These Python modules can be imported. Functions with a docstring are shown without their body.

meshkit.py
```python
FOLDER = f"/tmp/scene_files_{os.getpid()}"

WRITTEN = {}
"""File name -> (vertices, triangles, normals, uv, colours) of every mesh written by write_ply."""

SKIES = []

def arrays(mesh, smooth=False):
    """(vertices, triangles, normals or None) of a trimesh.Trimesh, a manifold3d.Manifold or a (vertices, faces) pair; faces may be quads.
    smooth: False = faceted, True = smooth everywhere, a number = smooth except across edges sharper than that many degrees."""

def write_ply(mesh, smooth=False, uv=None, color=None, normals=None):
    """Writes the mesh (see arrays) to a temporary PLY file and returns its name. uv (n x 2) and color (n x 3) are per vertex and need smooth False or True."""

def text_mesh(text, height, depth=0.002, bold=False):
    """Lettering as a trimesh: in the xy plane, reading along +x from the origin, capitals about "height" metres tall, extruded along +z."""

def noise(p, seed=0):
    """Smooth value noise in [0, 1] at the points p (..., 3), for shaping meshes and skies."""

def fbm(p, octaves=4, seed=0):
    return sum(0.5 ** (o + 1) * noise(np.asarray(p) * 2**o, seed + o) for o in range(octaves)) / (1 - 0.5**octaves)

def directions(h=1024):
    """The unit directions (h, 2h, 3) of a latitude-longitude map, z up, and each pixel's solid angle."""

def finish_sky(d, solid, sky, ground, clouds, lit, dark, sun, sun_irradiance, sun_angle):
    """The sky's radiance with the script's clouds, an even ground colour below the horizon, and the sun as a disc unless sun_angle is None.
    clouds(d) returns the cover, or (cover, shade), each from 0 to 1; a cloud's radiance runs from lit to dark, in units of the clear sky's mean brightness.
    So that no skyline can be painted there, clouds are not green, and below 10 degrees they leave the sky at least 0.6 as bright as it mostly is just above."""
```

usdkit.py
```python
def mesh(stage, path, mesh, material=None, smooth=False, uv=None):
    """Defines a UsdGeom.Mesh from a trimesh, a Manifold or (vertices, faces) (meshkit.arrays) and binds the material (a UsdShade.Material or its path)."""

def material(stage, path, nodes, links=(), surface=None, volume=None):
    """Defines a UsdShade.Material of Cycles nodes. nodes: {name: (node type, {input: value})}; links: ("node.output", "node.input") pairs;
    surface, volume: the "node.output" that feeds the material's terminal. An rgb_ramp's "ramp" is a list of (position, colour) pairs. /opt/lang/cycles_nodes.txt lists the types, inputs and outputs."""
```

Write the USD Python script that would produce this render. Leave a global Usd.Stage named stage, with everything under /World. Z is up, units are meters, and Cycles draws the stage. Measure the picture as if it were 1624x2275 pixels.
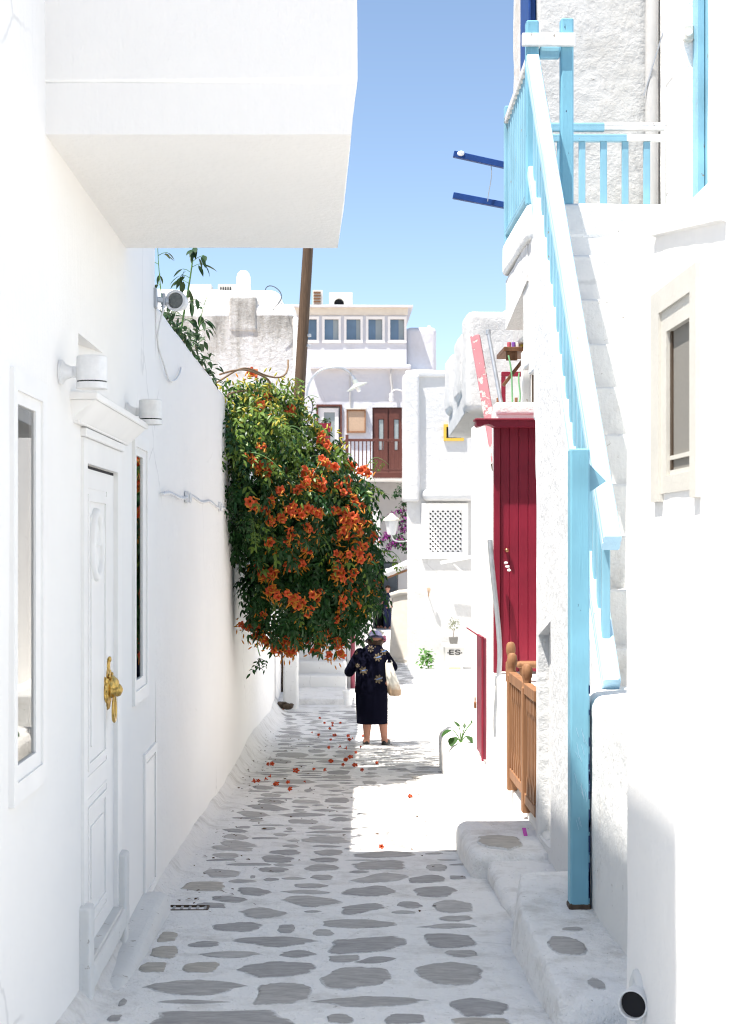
import math, random
import numpy as np, trimesh, usdkit, meshkit
import manifold3d as m3
from manifold3d import Manifold, CrossSection
from pxr import Usd, UsdGeom, UsdLux, UsdShade, Gf, Sdf, Vt

stage = Usd.Stage.CreateInMemory()
UsdGeom.SetStageUpAxis(stage, UsdGeom.Tokens.z)
UsdGeom.SetStageMetersPerUnit(stage, 1.0)
UsdGeom.Xform.Define(stage, '/World')
UsdGeom.Scope.Define(stage, '/World/Looks')

# ---- camera (the eye is the origin: x right, y down the alley, z up) ----
cam = UsdGeom.Camera.Define(stage, '/World/camera')
cam.CreateFocalLengthAttr(50.0)
cam.CreateHorizontalApertureAttr(24.0)
cam.CreateVerticalApertureAttr(24.0 * 1024 / 731)
cam.CreateHorizontalApertureOffsetAttr(72 / 1624 * 24.0)
cam.CreateVerticalApertureOffsetAttr(62.5 / 1624 * 24.0)
cam.CreateClippingRangeAttr(Gf.Vec2f(0.05, 1000))
cam.CreateFStopAttr(6.5)
cam.CreateFocusDistanceAttr(9.5)
cam.AddRotateXOp().Set(90.0)
EXPOSURE = 1.42
cam.CreateExposureAttr(EXPOSURE)

# ---- sky and sun ----
SUN = np.array([-.33, -.23, 1.0]); SUN /= np.linalg.norm(SUN)
sun_el, sun_rot = math.asin(SUN[2]), math.atan2(SUN[0], SUN[1])
sky = UsdLux.DomeLight.Define(stage, '/World/sky')
sky.GetPrim().SetCustomDataByKey('kind', 'structure')
SKY_STRENGTH = 0.092
usdkit.material(stage, '/World/Looks/sky_look', {
    'sky': ('sky_texture', {'sky_type': 'single_scattering', 'sun_disc': False, 'sun_elevation': sun_el, 'sun_rotation': sun_rot,
                            'altitude': 20.0, 'air_density': 0.8, 'aerosol_density': 0.35, 'ozone_density': 1.5}),
    'wb': ('mix', {'mix_type': 'multiply', 'fac': 1.0, 'color2': (1.0, .955, .895)}),
    'bg': ('background_shader', {'strength': SKY_STRENGTH})}, [('sky.color', 'wb.color1'), ('wb.color', 'bg.color')], surface='bg.background')
UsdShade.MaterialBindingAPI.Apply(sky.GetPrim()).Bind(UsdShade.Material.Get(stage, '/World/Looks/sky_look'))
sun = UsdLux.DistantLight.Define(stage, '/World/sun')
sun.CreateNormalizeAttr(True); sun.CreateIntensityAttr(0.98); sun.CreateAngleAttr(0.53); sun.CreateColorAttr(Gf.Vec3f(1.0, .95, .88))
_z = SUN; _x = np.cross([0, 1, 0], _z); _x /= np.linalg.norm(_x); _y = np.cross(_z, _x)
sun.AddTransformOp().Set(Gf.Matrix4d(*_x, 0, *_y, 0, *_z, 0, 0, 0, 0, 1))

# ---- helpers ----
F = 3383.0
rng = np.random.default_rng(7)
random.seed(7)
def X(px, Y): return (px - 740) * Y / F
def Z(py, Y): return (1200 - py) * Y / F
def P(px, py, Y): return np.array([X(px, Y), Y, Z(py, Y)])
fbm = meshkit.fbm

class Node:
    def __init__(self, path, loc): self.path, self.loc = path, np.asarray(loc, float)
_used = {}
def numbered(parent, name):
    k = (parent, name); n = _used.get(k, 0); _used[k] = n + 1
    return f'{parent}/{name}' + (f'_{n:03d}' if n else '')
def tag(prim, **kw):
    for k, v in kw.items():
        if v: prim.SetCustomDataByKey(k, v)
def thing(name, label, cat, loc=(0, 0, 0), rotz=0, group=None, kind=None):
    p = numbered('/World', name); x = UsdGeom.Xform.Define(stage, p)
    x.AddTranslateOp().Set(Gf.Vec3d(*map(float, loc)))
    if rotz: x.AddRotateZOp().Set(float(rotz))
    tag(x.GetPrim(), label=label, category=cat, group=group, kind=kind)
    return Node(p, loc)
def copy_of(src, loc, rotz=0.0, label=None, group=None, scale=None, tilt=0.0):
    name = src.path.split('/')[-1]
    p = numbered('/World', name); x = UsdGeom.Xform.Define(stage, p)
    x.GetPrim().GetReferences().AddInternalReference(src.path)
    x.ClearXformOpOrder()
    x.AddTranslateOp(UsdGeom.XformOp.PrecisionDouble).Set(Gf.Vec3d(*map(float, loc)))
    x.AddRotateXYZOp(UsdGeom.XformOp.PrecisionFloat).Set(Gf.Vec3f(float(tilt), 0, float(rotz)))
    if scale: x.AddScaleOp(UsdGeom.XformOp.PrecisionFloat).Set(Gf.Vec3f(scale, scale, scale))
    x.GetPrim().SetInstanceable(True)
    tag(x.GetPrim(), label=label, group=group)
    return Node(p, loc)
def tm(mesh):
    if isinstance(mesh, Manifold):
        mm = mesh.to_mesh(); return trimesh.Trimesh(mm.vert_properties[:, :3], mm.tri_verts, process=False)
    return mesh
def part(parent, name, mesh, mat, smooth=35, label=None, kind=None, local=False, rim=None):
    mesh = tm(mesh)
    v = np.asarray(mesh.vertices) - (0 if local else parent.loc)
    p = numbered(parent.path, name)
    m = usdkit.mesh(stage, p, (v, np.asarray(mesh.faces)), M[mat] if isinstance(mat, str) else mat, smooth=smooth)
    if rim is not None: UsdGeom.PrimvarsAPI(m).CreatePrimvar('rim', Sdf.ValueTypeNames.FloatArray, 'vertex').Set(Vt.FloatArray.FromNumpy(np.asarray(rim, np.float32)))
    tag(m.GetPrim(), label=label, kind=kind)
    return Node(p, parent.loc)
def solo(name, label, cat, mesh, mat, smooth=35, group=None, kind=None):
    mesh = tm(mesh); p = numbered('/World', name)
    m = usdkit.mesh(stage, p, (np.asarray(mesh.vertices), np.asarray(mesh.faces)), M[mat], smooth=smooth)
    tag(m.GetPrim(), label=label, category=cat, group=group, kind=kind)
    return Node(p, (0, 0, 0))
cat_ = trimesh.util.concatenate
def join(*ms): return cat_([tm(m) for m in ms])
def box(x0, x1, y0, y1, z0, z1):
    x0, x1 = sorted((x0, x1)); y0, y1 = sorted((y0, y1)); z0, z1 = sorted((z0, z1))
    return Manifold.cube((x1 - x0, y1 - y0, z1 - z0)).translate((x0, y0, z0))
def rbox(x0, x1, y0, y1, z0, z1, r=.02, seg=12):
    x0, x1 = sorted((x0, x1)); y0, y1 = sorted((y0, y1)); z0, z1 = sorted((z0, z1))
    r = min(r, (x1 - x0) / 2.01, (y1 - y0) / 2.01, (z1 - z0) / 2.01)
    s = Manifold.sphere(r, seg)
    return Manifold.batch_hull([s.translate((a, b, c)) for a in (x0 + r, x1 - r) for b in (y0 + r, y1 - r) for c in (z0 + r, z1 - r)])
def bbox(x0, x1, y0, y1, z0, z1, c=.004):   # chamfered box: 24 corner points
    x0, x1 = sorted((x0, x1)); y0, y1 = sorted((y0, y1)); z0, z1 = sorted((z0, z1))
    pts = []
    for a, sa in ((x0, 1), (x1, -1)):
        for b, sb in ((y0, 1), (y1, -1)):
            for d, sd in ((z0, 1), (z1, -1)):
                pts += [(a + sa * c, b + sb * c, d), (a + sa * c, b, d + sd * c), (a, b + sb * c, d + sd * c)]
    return Manifold.hull_points(pts)
def prismX(poly, x0, x1):   # poly of (y, z)
    return Manifold.extrude(CrossSection([poly], m3.FillRule.NonZero), x1 - x0).transform([[0, 0, 1, x0], [1, 0, 0, 0], [0, 1, 0, 0]])
def prismY(poly, y0, y1):   # poly of (x, z)
    return Manifold.extrude(CrossSection([poly], m3.FillRule.NonZero), y1 - y0).transform([[1, 0, 0, 0], [0, 0, -1, y1], [0, 1, 0, 0]])
def prismZ(poly, z0, z1):
    return Manifold.extrude(CrossSection([poly], m3.FillRule.NonZero), z1 - z0).translate((0, 0, z0))
def frame_to(d):
    d = np.asarray(d, float); d = d / np.linalg.norm(d)
    a = np.array([0, 0, 1.0]) if abs(d[2]) < .9 else np.array([1.0, 0, 0])
    u = np.cross(a, d); u /= np.linalg.norm(u); return u, np.cross(d, u), d
def tube(pts, r, n=8):
    pts = np.asarray(pts, float); rr = np.full(len(pts), r) if np.ndim(r) == 0 else np.asarray(r, float)
    t = np.gradient(pts, axis=0); t /= np.maximum(np.linalg.norm(t, axis=1, keepdims=True), 1e-9)
    u, w, _ = frame_to(t[0]); vs = []
    for i in range(len(pts)):
        u = u - t[i] * (u @ t[i]); u /= np.linalg.norm(u); w = np.cross(t[i], u)
        a = np.arange(n) / n * 2 * np.pi
        vs.append(pts[i] + rr[i] * (np.cos(a)[:, None] * u + np.sin(a)[:, None] * w))
    k = len(pts); f = []
    for i in range(k - 1):
        for j in range(n):
            a, b = i * n + j, i * n + (j + 1) % n
            f += [[a, b, b + n], [a, b + n, a + n]]
    v = np.vstack(vs + [pts[:1], pts[-1:]])
    for j in range(n):
        f += [[k * n, (j + 1) % n, j], [k * n + 1, (k - 1) * n + j, (k - 1) * n + (j + 1) % n]]
    return trimesh.Trimesh(v, np.array(f), process=False)
def cyl(a, b, r, n=16): return tube([a, b], r, n)
def beam(a, b, w, h, up=(0, 0, 1), c=.004):   # bar of width w, height h from a to b
    a, b = np.asarray(a, float), np.asarray(b, float); d = b - a; L = np.linalg.norm(d); d /= L
    s = np.cross(d, up); s /= np.linalg.norm(s); u = np.cross(s, d)
    m = tm(bbox(-w / 2, w / 2, 0, L, -h / 2, h / 2, c)); v = np.asarray(m.vertices)
    return trimesh.Trimesh(a + v[:, :1] * s + v[:, 1:2] * d + v[:, 2:] * u, m.faces, process=False)
def spline(pts, n=24):
    from scipy.interpolate import CubicSpline
    pts = np.asarray(pts, float); t = np.r_[0, np.cumsum(np.linalg.norm(np.diff(pts, axis=0), axis=1))]
    return CubicSpline(t, pts)(np.linspace(0, t[-1], n))
def lathe(profile, n=20, center=(0, 0, 0)):   # profile of (r, z)
    pr = np.asarray(profile, float); a = np.arange(n) / n * 2 * np.pi; k = len(pr)
    v = np.stack([pr[:, None, 0] * np.cos(a), pr[:, None, 0] * np.sin(a), np.repeat(pr[:, 1:2], n, 1)], -1).reshape(-1, 3)
    f = []
    for i in range(k - 1):
        for j in range(n):
            p, q = i * n + j, i * n + (j + 1) % n
            f += [[p, q, q + n], [p, q + n, p + n]]
    return trimesh.Trimesh(v + np.asarray(center), np.array(f), process=False)
def rot(mesh, axis, deg, about=(0, 0, 0)):
    mesh = tm(mesh).copy(); mesh.apply_transform(trimesh.transformations.rotation_matrix(math.radians(deg), axis, about)); return mesh
def plaster(man, seg=.15, amp=.006, freq=2.0, seed=0):   # hand-trowelled surface: refined and displaced
    if isinstance(man, Manifold): man = man.refine_to_length(seg)
    m = tm(man)
    v = np.asarray(m.vertices, float)
    key = np.round(v, 5); _, inv = np.unique(key, axis=0, return_inverse=True); inv = inv.ravel()
    n = np.zeros((inv.max() + 1, 3)); fn = np.cross(v[m.faces[:, 1]] - v[m.faces[:, 0]], v[m.faces[:, 2]] - v[m.faces[:, 0]])
    for k in range(3): np.add.at(n, inv[m.faces[:, k]], fn)
    n /= np.maximum(np.linalg.norm(n, axis=1, keepdims=True), 1e-12)
    d = (fbm(v * freq, 4, seed) - .5) * 2 * amp
    return trimesh.Trimesh(v + n[inv] * d[:, None], m.faces, process=False)

# ---- materials ----
M = {}
def mat(name, nodes, links, surface='p.BSDF'):
    M[name] = usdkit.material(stage, '/World/Looks/' + name, nodes, links, surface=surface)
def plain(name, col, rough=.6, var=.12, scale=6.0, bump=0.0, bscale=40.0, metal=0.0, spec=.3, stretch=None, obj=False, extra=None):
    c = np.asarray(col, float)
    nodes = {'g': ('texture_coordinate', {}) if obj else ('geometry', {}), 'mp': ('mapping', {'scale': stretch or (1, 1, 1)}),
             'n': ('noise_texture', {'scale': scale, 'detail': 5.0, 'roughness': .6}),
             'r': ('rgb_ramp', {'ramp': [(.3, c * (1 - var)), (.7, np.minimum(c * (1 + var), 1))]}),
             'p': ('principled_bsdf', {'roughness': rough, 'metallic': metal, 'specular_ior_level': spec, **(extra or {})})}
    links = [('g.object' if obj else 'g.position', 'mp.vector'), ('mp.vector', 'n.vector'), ('n.fac', 'r.fac'), ('r.color', 'p.base_color')]
    if bump:
        nodes['n2'] = ('noise_texture', {'scale': bscale, 'detail': 4.0, 'roughness': .6}); nodes['b'] = ('bump', {'strength': 1.0, 'distance': bump})
        links += [('mp.vector', 'n2.vector'), ('n2.fac', 'b.height'), ('b.normal', 'p.normal')]
    mat(name, nodes, links)
def whitewash(name, col=(.875, .86, .83), dirt=(.60, .55, .47), dirt_at=(.66, .82), dscale=1.7, b1=.012, s1=9.0, b2=.004, s2=60.0, fleck=None):
    nodes = {'g': ('geometry', {}),
             'n': ('noise_texture', {'scale': dscale, 'detail': 8.0, 'roughness': .68}),
             'r': ('rgb_ramp', {'ramp': [(.25, np.asarray(col) * .97), (dirt_at[0], col), (dirt_at[1], dirt)]}),
             'n1': ('noise_texture', {'scale': s1, 'detail': 4.0, 'roughness': .55}), 'n2': ('noise_texture', {'scale': s2, 'detail': 3.0, 'roughness': .6}),
             'b1': ('bump', {'strength': 1.0, 'distance': b1}), 'b2': ('bump', {'strength': 1.0, 'distance': b2}),
             'ms': ('mapping', {'scale': (1, 1, .12)}), 'n4': ('noise_texture', {'scale': 34.0, 'detail': 3.0, 'roughness': .6}), 'b3': ('bump', {'strength': 1.0, 'distance': .003}),
             'wv': ('noise_texture', {'scale': 2.6, 'detail': 4.0, 'roughness': .6}), 'wm': ('mix_vector', {'fac': .12}), 'vo': ('voronoi_texture', {'feature': 'distance_to_edge', 'scale': .9}),
             'cr': ('rgb_ramp', {'ramp': [(0, (1, 1, 1)), (.0035, (.8, .8, .8)), (.006, (0, 0, 0))]}), 'cm': ('noise_texture', {'scale': .8, 'detail': 2.0}), 'cg': ('rgb_ramp', {'ramp': [(.56, (0, 0, 0)), (.62, (1, 1, 1))]}),
             'cx': ('mix', {'mix_type': 'multiply', 'fac': 1.0}), 'ck': ('mix_color', {'b': np.asarray(col) * .82}),
             'p': ('principled_bsdf', {'roughness': .85, 'specular_ior_level': .15})}
    links = [('g.position', 'n.vector'), ('g.position', 'n1.vector'), ('g.position', 'n2.vector'), ('n.fac', 'r.fac'),
             ('n1.fac', 'b1.height'), ('n2.fac', 'b2.height'), ('b1.normal', 'b2.normal'), ('g.position', 'ms.vector'), ('ms.vector', 'n4.vector'), ('n4.fac', 'b3.height'), ('b2.normal', 'b3.normal'), ('b3.normal', 'p.normal'),
             ('g.position', 'wv.vector'), ('g.position', 'wm.a'), ('wv.color', 'wm.b'), ('wm.result', 'vo.vector'), ('vo.distance', 'cr.fac'), ('g.position', 'cm.vector'), ('cm.fac', 'cg.fac'), ('cr.color', 'cx.color1'), ('cg.color', 'cx.color2'),
             ('cx.color', 'ck.fac'), ('r.color', 'ck.a')]
    if fleck:   # small flaked spots
        nodes['v'] = ('noise_texture', {'scale': fleck, 'detail': 3.0, 'roughness': .75})
        nodes['vr'] = ('rgb_ramp', {'ramp': [(.66, (0, 0, 0)), (.72, (1, 1, 1))]})
        nodes['mx'] = ('mix_color', {'b': np.asarray(dirt) * .8})
        links += [('g.position', 'v.vector'), ('v.fac', 'vr.fac'), ('vr.color', 'mx.fac'), ('ck.result', 'mx.a'), ('mx.result', 'p.base_color')]
    else:
        links += [('ck.result', 'p.base_color')]
    mat(name, nodes, links)
def peeling(name, col, under, amount=.70, scale=14.0, rough=.45, stretch=(1, 1, .5), bump=.002):
    c = np.asarray(col, float)
    mat(name, {'g': ('geometry', {}), 'mp': ('mapping', {'scale': stretch}),
               'n': ('noise_texture', {'scale': scale, 'detail': 7.0, 'roughness': .7}), 'n3': ('noise_texture', {'scale': 2.5, 'detail': 3.0}),
               'vr': ('rgb_ramp', {'ramp': [(amount - .01, (0, 0, 0)), (amount + .015, (1, 1, 1))]}),
               'r': ('rgb_ramp', {'ramp': [(.3, c * .84), (.7, np.minimum(c * 1.14, 1))]}), 'mx': ('mix_color', {'b': under}),
               'inv': ('invert', {'fac': 1.0}), 'b': ('bump', {'strength': 1.0, 'distance': bump}), 'ms': ('mapping', {'scale': (1, 1, .06)}), 'n4': ('noise_texture', {'scale': 70.0, 'detail': 4.0, 'roughness': .65}), 'b4': ('bump', {'strength': 1.0, 'distance': .0022}),
               'p': ('principled_bsdf', {'roughness': rough, 'specular_ior_level': .35})},
        [('g.position', 'mp.vector'), ('mp.vector', 'n.vector'), ('g.position', 'n3.vector'), ('n.fac', 'vr.fac'), ('n3.fac', 'r.fac'), ('vr.color', 'mx.fac'),
         ('r.color', 'mx.a'), ('mx.result', 'p.base_color'), ('vr.color', 'inv.color'), ('inv.color', 'b.height'), ('g.position', 'ms.vector'), ('ms.vector', 'n4.vector'), ('n4.fac', 'b4.height'), ('b.normal', 'b4.normal'), ('b4.normal', 'p.normal')])
def foliage(name, cols, rough=.5, trans=.25):
    stops = [(i / (len(cols) - 1), c) for i, c in enumerate(cols)]
    mat(name, {'g': ('geometry', {}), 'r': ('rgb_ramp', {'ramp': stops}), 'p': ('principled_bsdf', {'roughness': rough, 'specular_ior_level': .35}),
               't': ('translucent_bsdf', {}), 'mx': ('mix_closure', {'fac': trans})},
        [('g.random_per_island', 'r.fac'), ('r.color', 'p.base_color'), ('r.color', 't.color'), ('p.BSDF', 'mx.closure1'), ('t.BSDF', 'mx.closure2')], surface='mx.closure')
def wood(name, a, b, scale=3.0, stretch=(8, 8, .6), rough=.6):
    mat(name, {'g': ('geometry', {}), 'mp': ('mapping', {'scale': stretch}), 'n': ('noise_texture', {'scale': scale, 'detail': 6.0, 'roughness': .65, 'distortion': .6}),
               'r': ('rgb_ramp', {'ramp': [(.3, a), (.7, b)]}), 'b': ('bump', {'strength': 1.0, 'distance': .002}), 'p': ('principled_bsdf', {'roughness': rough, 'specular_ior_level': .25})},
        [('g.position', 'mp.vector'), ('mp.vector', 'n.vector'), ('n.fac', 'r.fac'), ('r.color', 'p.base_color'), ('n.fac', 'b.height'), ('b.normal', 'p.normal')])

whitewash('wash_smooth', dirt=(.72, .70, .66), dirt_at=(.7, .9), b1=.006, s1=5.0, b2=.0015, s2=70.0)
whitewash('wash', dirt=(.66, .62, .55), dirt_at=(.68, .86))
whitewash('wash_rough', col=(.68, .68, .67), dirt=(.60, .56, .50), dirt_at=(.64, .8), b1=.010, s1=16.0, b2=.0025, s2=90.0, fleck=26.0)
whitewash('wash_floor', col=(.82, .81, .785), dirt=(.55, .53, .49), dirt_at=(.50, .76), dscale=3.6, b1=.035, s1=11.0, b2=.010, s2=55.0, fleck=30.0)
whitewash('wash_weathered', col=(.53, .53, .515), dirt=(.36, .35, .32), dirt_at=(.48, .80), dscale=2.0, b1=.016, s1=8.0, b2=.004, s2=40.0, fleck=20.0)
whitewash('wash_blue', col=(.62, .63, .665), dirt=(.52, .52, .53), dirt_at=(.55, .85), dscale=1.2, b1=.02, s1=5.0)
whitewash('wash_aged', col=(.58, .58, .575), dirt=(.46, .45, .43), dirt_at=(.55, .85), dscale=1.8, b1=.016, s1=7.0)
plain('grey_pot', (.17, .165, .155), .7, .15, 20.0)
plain('box_white', (.50, .50, .49), .5, .05, 8.0)
plain('shade_grey', (.36, .35, .345), .85, .06, 2.0, .004, 30.0)  # wall tone with the shade under the far balcony in it
whitewash('wash_old', col=(.72, .72, .70), dirt=(.50, .47, .42), dirt_at=(.58, .82), dscale=2.4, b1=.012, s1=9.0, b2=.003, s2=50.0, fleck=18.0)
plain('paint_white', (.85, .84, .815), .45, .03, 4.0, .0006, 120.0)
plain('paint_ivory', (.66, .63, .56), .6, .06, 4.0, .001, 40.0)
plain('enamel', (.42, .45, .42), .4, .08, 20.0)
plain('paint_cream', (.555, .535, .48), .5, .05, 6.0, .001, 60.0)
plain('lamp_white', (.76, .76, .75), .5, .06, 30.0, .001, 90.0)
peeling('blue_paint', (.22, .43, .53), (.30, .22, .15), .665, 16.0)
peeling('blue_post', (.18, .41, .52), (.025, .05, .13), .665, 20.0, stretch=(1, 1, .35))
peeling('pale_rail', (.40, .60, .73), (.40, .35, .28), .655, 22.0)
peeling('white_wood', (.66, .66, .64), (.38, .33, .27), .64, 18.0)
plain('deep_blue', (.010, .048, .20), .5, .15, 10.0)
peeling('crimson', (.205, .009, .027), (.34, .12, .12), .725, 30.0, .5, (1, 1, .7), .001)
plain('crimson_faded', (.20, .040, .062), .6, .2, 5.0, .001, 40.0)
peeling('pink_paint', (.46, .19, .21), (.60, .53, .49), .52, 6.0, .7, (1, 1, 1))
wood('wood_orange', (.19, .088, .042), (.36, .185, .092))
wood('wood_brown', (.10, .045, .02), (.19, .09, .045))
wood('wood_dark', (.045, .03, .02), (.09, .065, .045))
wood('pole_wood', (.045, .030, .020), (.115, .075, .048), 4.0, (10, 10, .5), .85)
plain('brown_paint', (.115, .042, .032), .5, .12, 8.0)
plain('tan_board', (.50, .36, .25), .7, .08, 20.0)
plain('galvanised', (.42, .44, .46), .4, .15, 12.0, metal=.6)
plain('white_pipe', (.46, .455, .44), .4, .04, 8.0)
plain('black_rubber', (.02, .02, .022), .6, .2, 20.0)
plain('dark_void', (.015, .015, .017), .8, .2, 3.0)
plain('brass', (.62, .42, .13), .28, .25, 60.0, .002, 110.0, metal=1.0)
plain('copper_knob', (.45, .25, .13), .35, .1, 60.0, metal=1.0)
for i, c in enumerate([(.42, .405, .385), (.46, .445, .425), (.37, .36, .35), (.46, .43, .38)]):
    mat(f'paving_stone_{["grey", "pale", "slate", "brown"][i]}', {'g': ('geometry', {}), 'mp': ('mapping', {'scale': (1, 3, 1), 'rotation': (0, 0, .2 * i)}), 'n': ('noise_texture', {'scale': 9.0, 'detail': 9.0, 'roughness': .72}),
        'r': ('rgb_ramp', {'ramp': [(.28, np.array(c) * .72), (.5, c), (.74, np.array(c) * 1.35)]}),
        'w': ('noise_texture', {'scale': 38.0, 'detail': 4.0, 'roughness': .75}), 'wr': ('rgb_ramp', {'ramp': [(.655, (0, 0, 0)), (.72, (1, 1, 1))]}), 'mx': ('mix_color', {'b': (.55, .55, .54)}),
        'at': ('attribute', {'attribute': 'rim'}), 'wn': ('noise_texture', {'scale': 17.0, 'detail': 6.0, 'roughness': .72}), 'ra': ('math', {'math_type': 'multiply_add', 'value2': .85}), 'rr': ('rgb_ramp', {'ramp': [(.80, (0, 0, 0)), (.93, (1, 1, 1))]}), 'ms': ('mix_color', {'b': (.70, .70, .69)}),
        'b': ('bump', {'strength': 1.0, 'distance': .016}), 'p': ('principled_bsdf', {'roughness': .75, 'specular_ior_level': .25})},
        [('g.position', 'mp.vector'), ('mp.vector', 'n.vector'), ('g.position', 'w.vector'), ('n.fac', 'r.fac'), ('w.fac', 'wr.fac'), ('wr.color', 'mx.fac'), ('r.color', 'mx.a'), ('g.position', 'wn.vector'), ('wn.fac', 'ra.value1'), ('at.fac', 'ra.value3'), ('ra.value', 'rr.fac'), ('rr.color', 'ms.fac'), ('mx.result', 'ms.a'), ('ms.result', 'p.base_color'), ('n.fac', 'b.height'), ('b.normal', 'p.normal')])
STONES = ['paving_stone_grey', 'paving_stone_pale', 'paving_stone_slate', 'paving_stone_brown']
def pane(name, tint, ior=2.3):
    mat(name, {'fr': ('fresnel', {'IOR': ior}), 'tr': ('transparent_bsdf', {'color': tint}), 'gl': ('glossy_bsdf', {'color': (.95, .95, .95), 'roughness': .01}), 'mx': ('mix_closure', {})},
        [('fr.fac', 'mx.fac'), ('tr.BSDF', 'mx.closure1'), ('gl.BSDF', 'mx.closure2')], surface='mx.closure')

M_ = {'g': ('geometry', {}), 's': ('separate_xyz', {}), 'zr': ('map_range', {'from_min': 2.2, 'from_max': 4.4, 'clamp': True}), 'n': ('noise_texture', {'scale': 1.5, 'detail': 9.0, 'roughness': .7}), 'ms': ('mapping', {'scale': (2.2, 1, .5)}),
      'mu': ('math', {'math_type': 'multiply_add', 'value2': .34}), 'r': ('rgb_ramp', {'ramp': [(.66, (.62, .625, .635)), (.82, (.44, .435, .42)), (.98, (.25, .245, .23))]}),
      'n1': ('noise_texture', {'scale': 8.0, 'detail': 7.0, 'roughness': .7}), 'b': ('bump', {'strength': 1.0, 'distance': .07}), 'p': ('principled_bsdf', {'roughness': .9, 'specular_ior_level': .1})}
mat('wash_stained', M_, [('g.position', 's.vector'), ('s.z', 'zr.value'), ('zr.result', 'mu.value1'), ('g.position', 'ms.vector'), ('ms.vector', 'n.vector'), ('n.fac', 'mu.value3'), ('mu.value', 'r.fac'), ('r.color', 'p.base_color'), ('g.position', 'n1.vector'), ('n1.fac', 'b.height'), ('b.normal', 'p.normal')])
pane('window_glass', (.85, .88, .88))
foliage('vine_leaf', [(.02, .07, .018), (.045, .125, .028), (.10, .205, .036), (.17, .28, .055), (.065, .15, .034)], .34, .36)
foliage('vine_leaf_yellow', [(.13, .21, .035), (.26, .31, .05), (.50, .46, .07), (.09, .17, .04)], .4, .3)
foliage('shrub_leaf', [(.025, .06, .02), (.05, .11, .035), (.09, .16, .06)])
foliage('herb_leaf', [(.035, .09, .02), (.07, .15, .035), (.12, .20, .06)])
foliage('bright_leaf', [(.10, .24, .05), (.17, .34, .08), (.26, .42, .14)])
foliage('yellow_bud', [(.45, .40, .05), (.60, .52, .08), (.30, .34, .06)], .5, .2)
foliage('olive_leaf', [(.16, .18, .09), (.28, .29, .16), (.35, .35, .22)])
foliage('bract', [(.25, .015, .22), (.40, .03, .33), (.50, .08, .36)], .6, .35)
foliage('bud', [(.55, .22, .02), (.65, .40, .05), (.5, .32, .03)], .5, .2)
plain('vine_stem', (.20, .13, .075), .7, .2, 20.0)
plain('green_stem', (.10, .20, .06), .6, .2, 20.0)
mat('petal', {'oi': ('geometry', {}), 'r': ('rgb_ramp', {'ramp': [(0, (.70, .12, .04)), (.5, (.84, .21, .08)), (1, (.88, .33, .15))]}),
              'p': ('principled_bsdf', {'roughness': .55, 'specular_ior_level': .3}), 't': ('translucent_bsdf', {}), 'mx': ('mix_closure', {'fac': .3})},
    [('oi.random_per_island', 'r.fac'), ('r.color', 'p.base_color'), ('r.color', 't.color'), ('p.BSDF', 'mx.closure1'), ('t.BSDF', 'mx.closure2')], surface='mx.closure')
plain('petal_throat', (.45, .02, .008), .6, .1)
plain('petal_wilted', (.50, .07, .02), .7, .3, 60.0, obj=True)
plain('window_backing', (.30, .31, .31), .8, .2, 3.0)
plain('reflection_backing', (.66, .66, .65), .9, .08, 6.0, stretch=(1, 14, .4))  # pale streaked tone standing for the reflection in the slit glass

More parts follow.
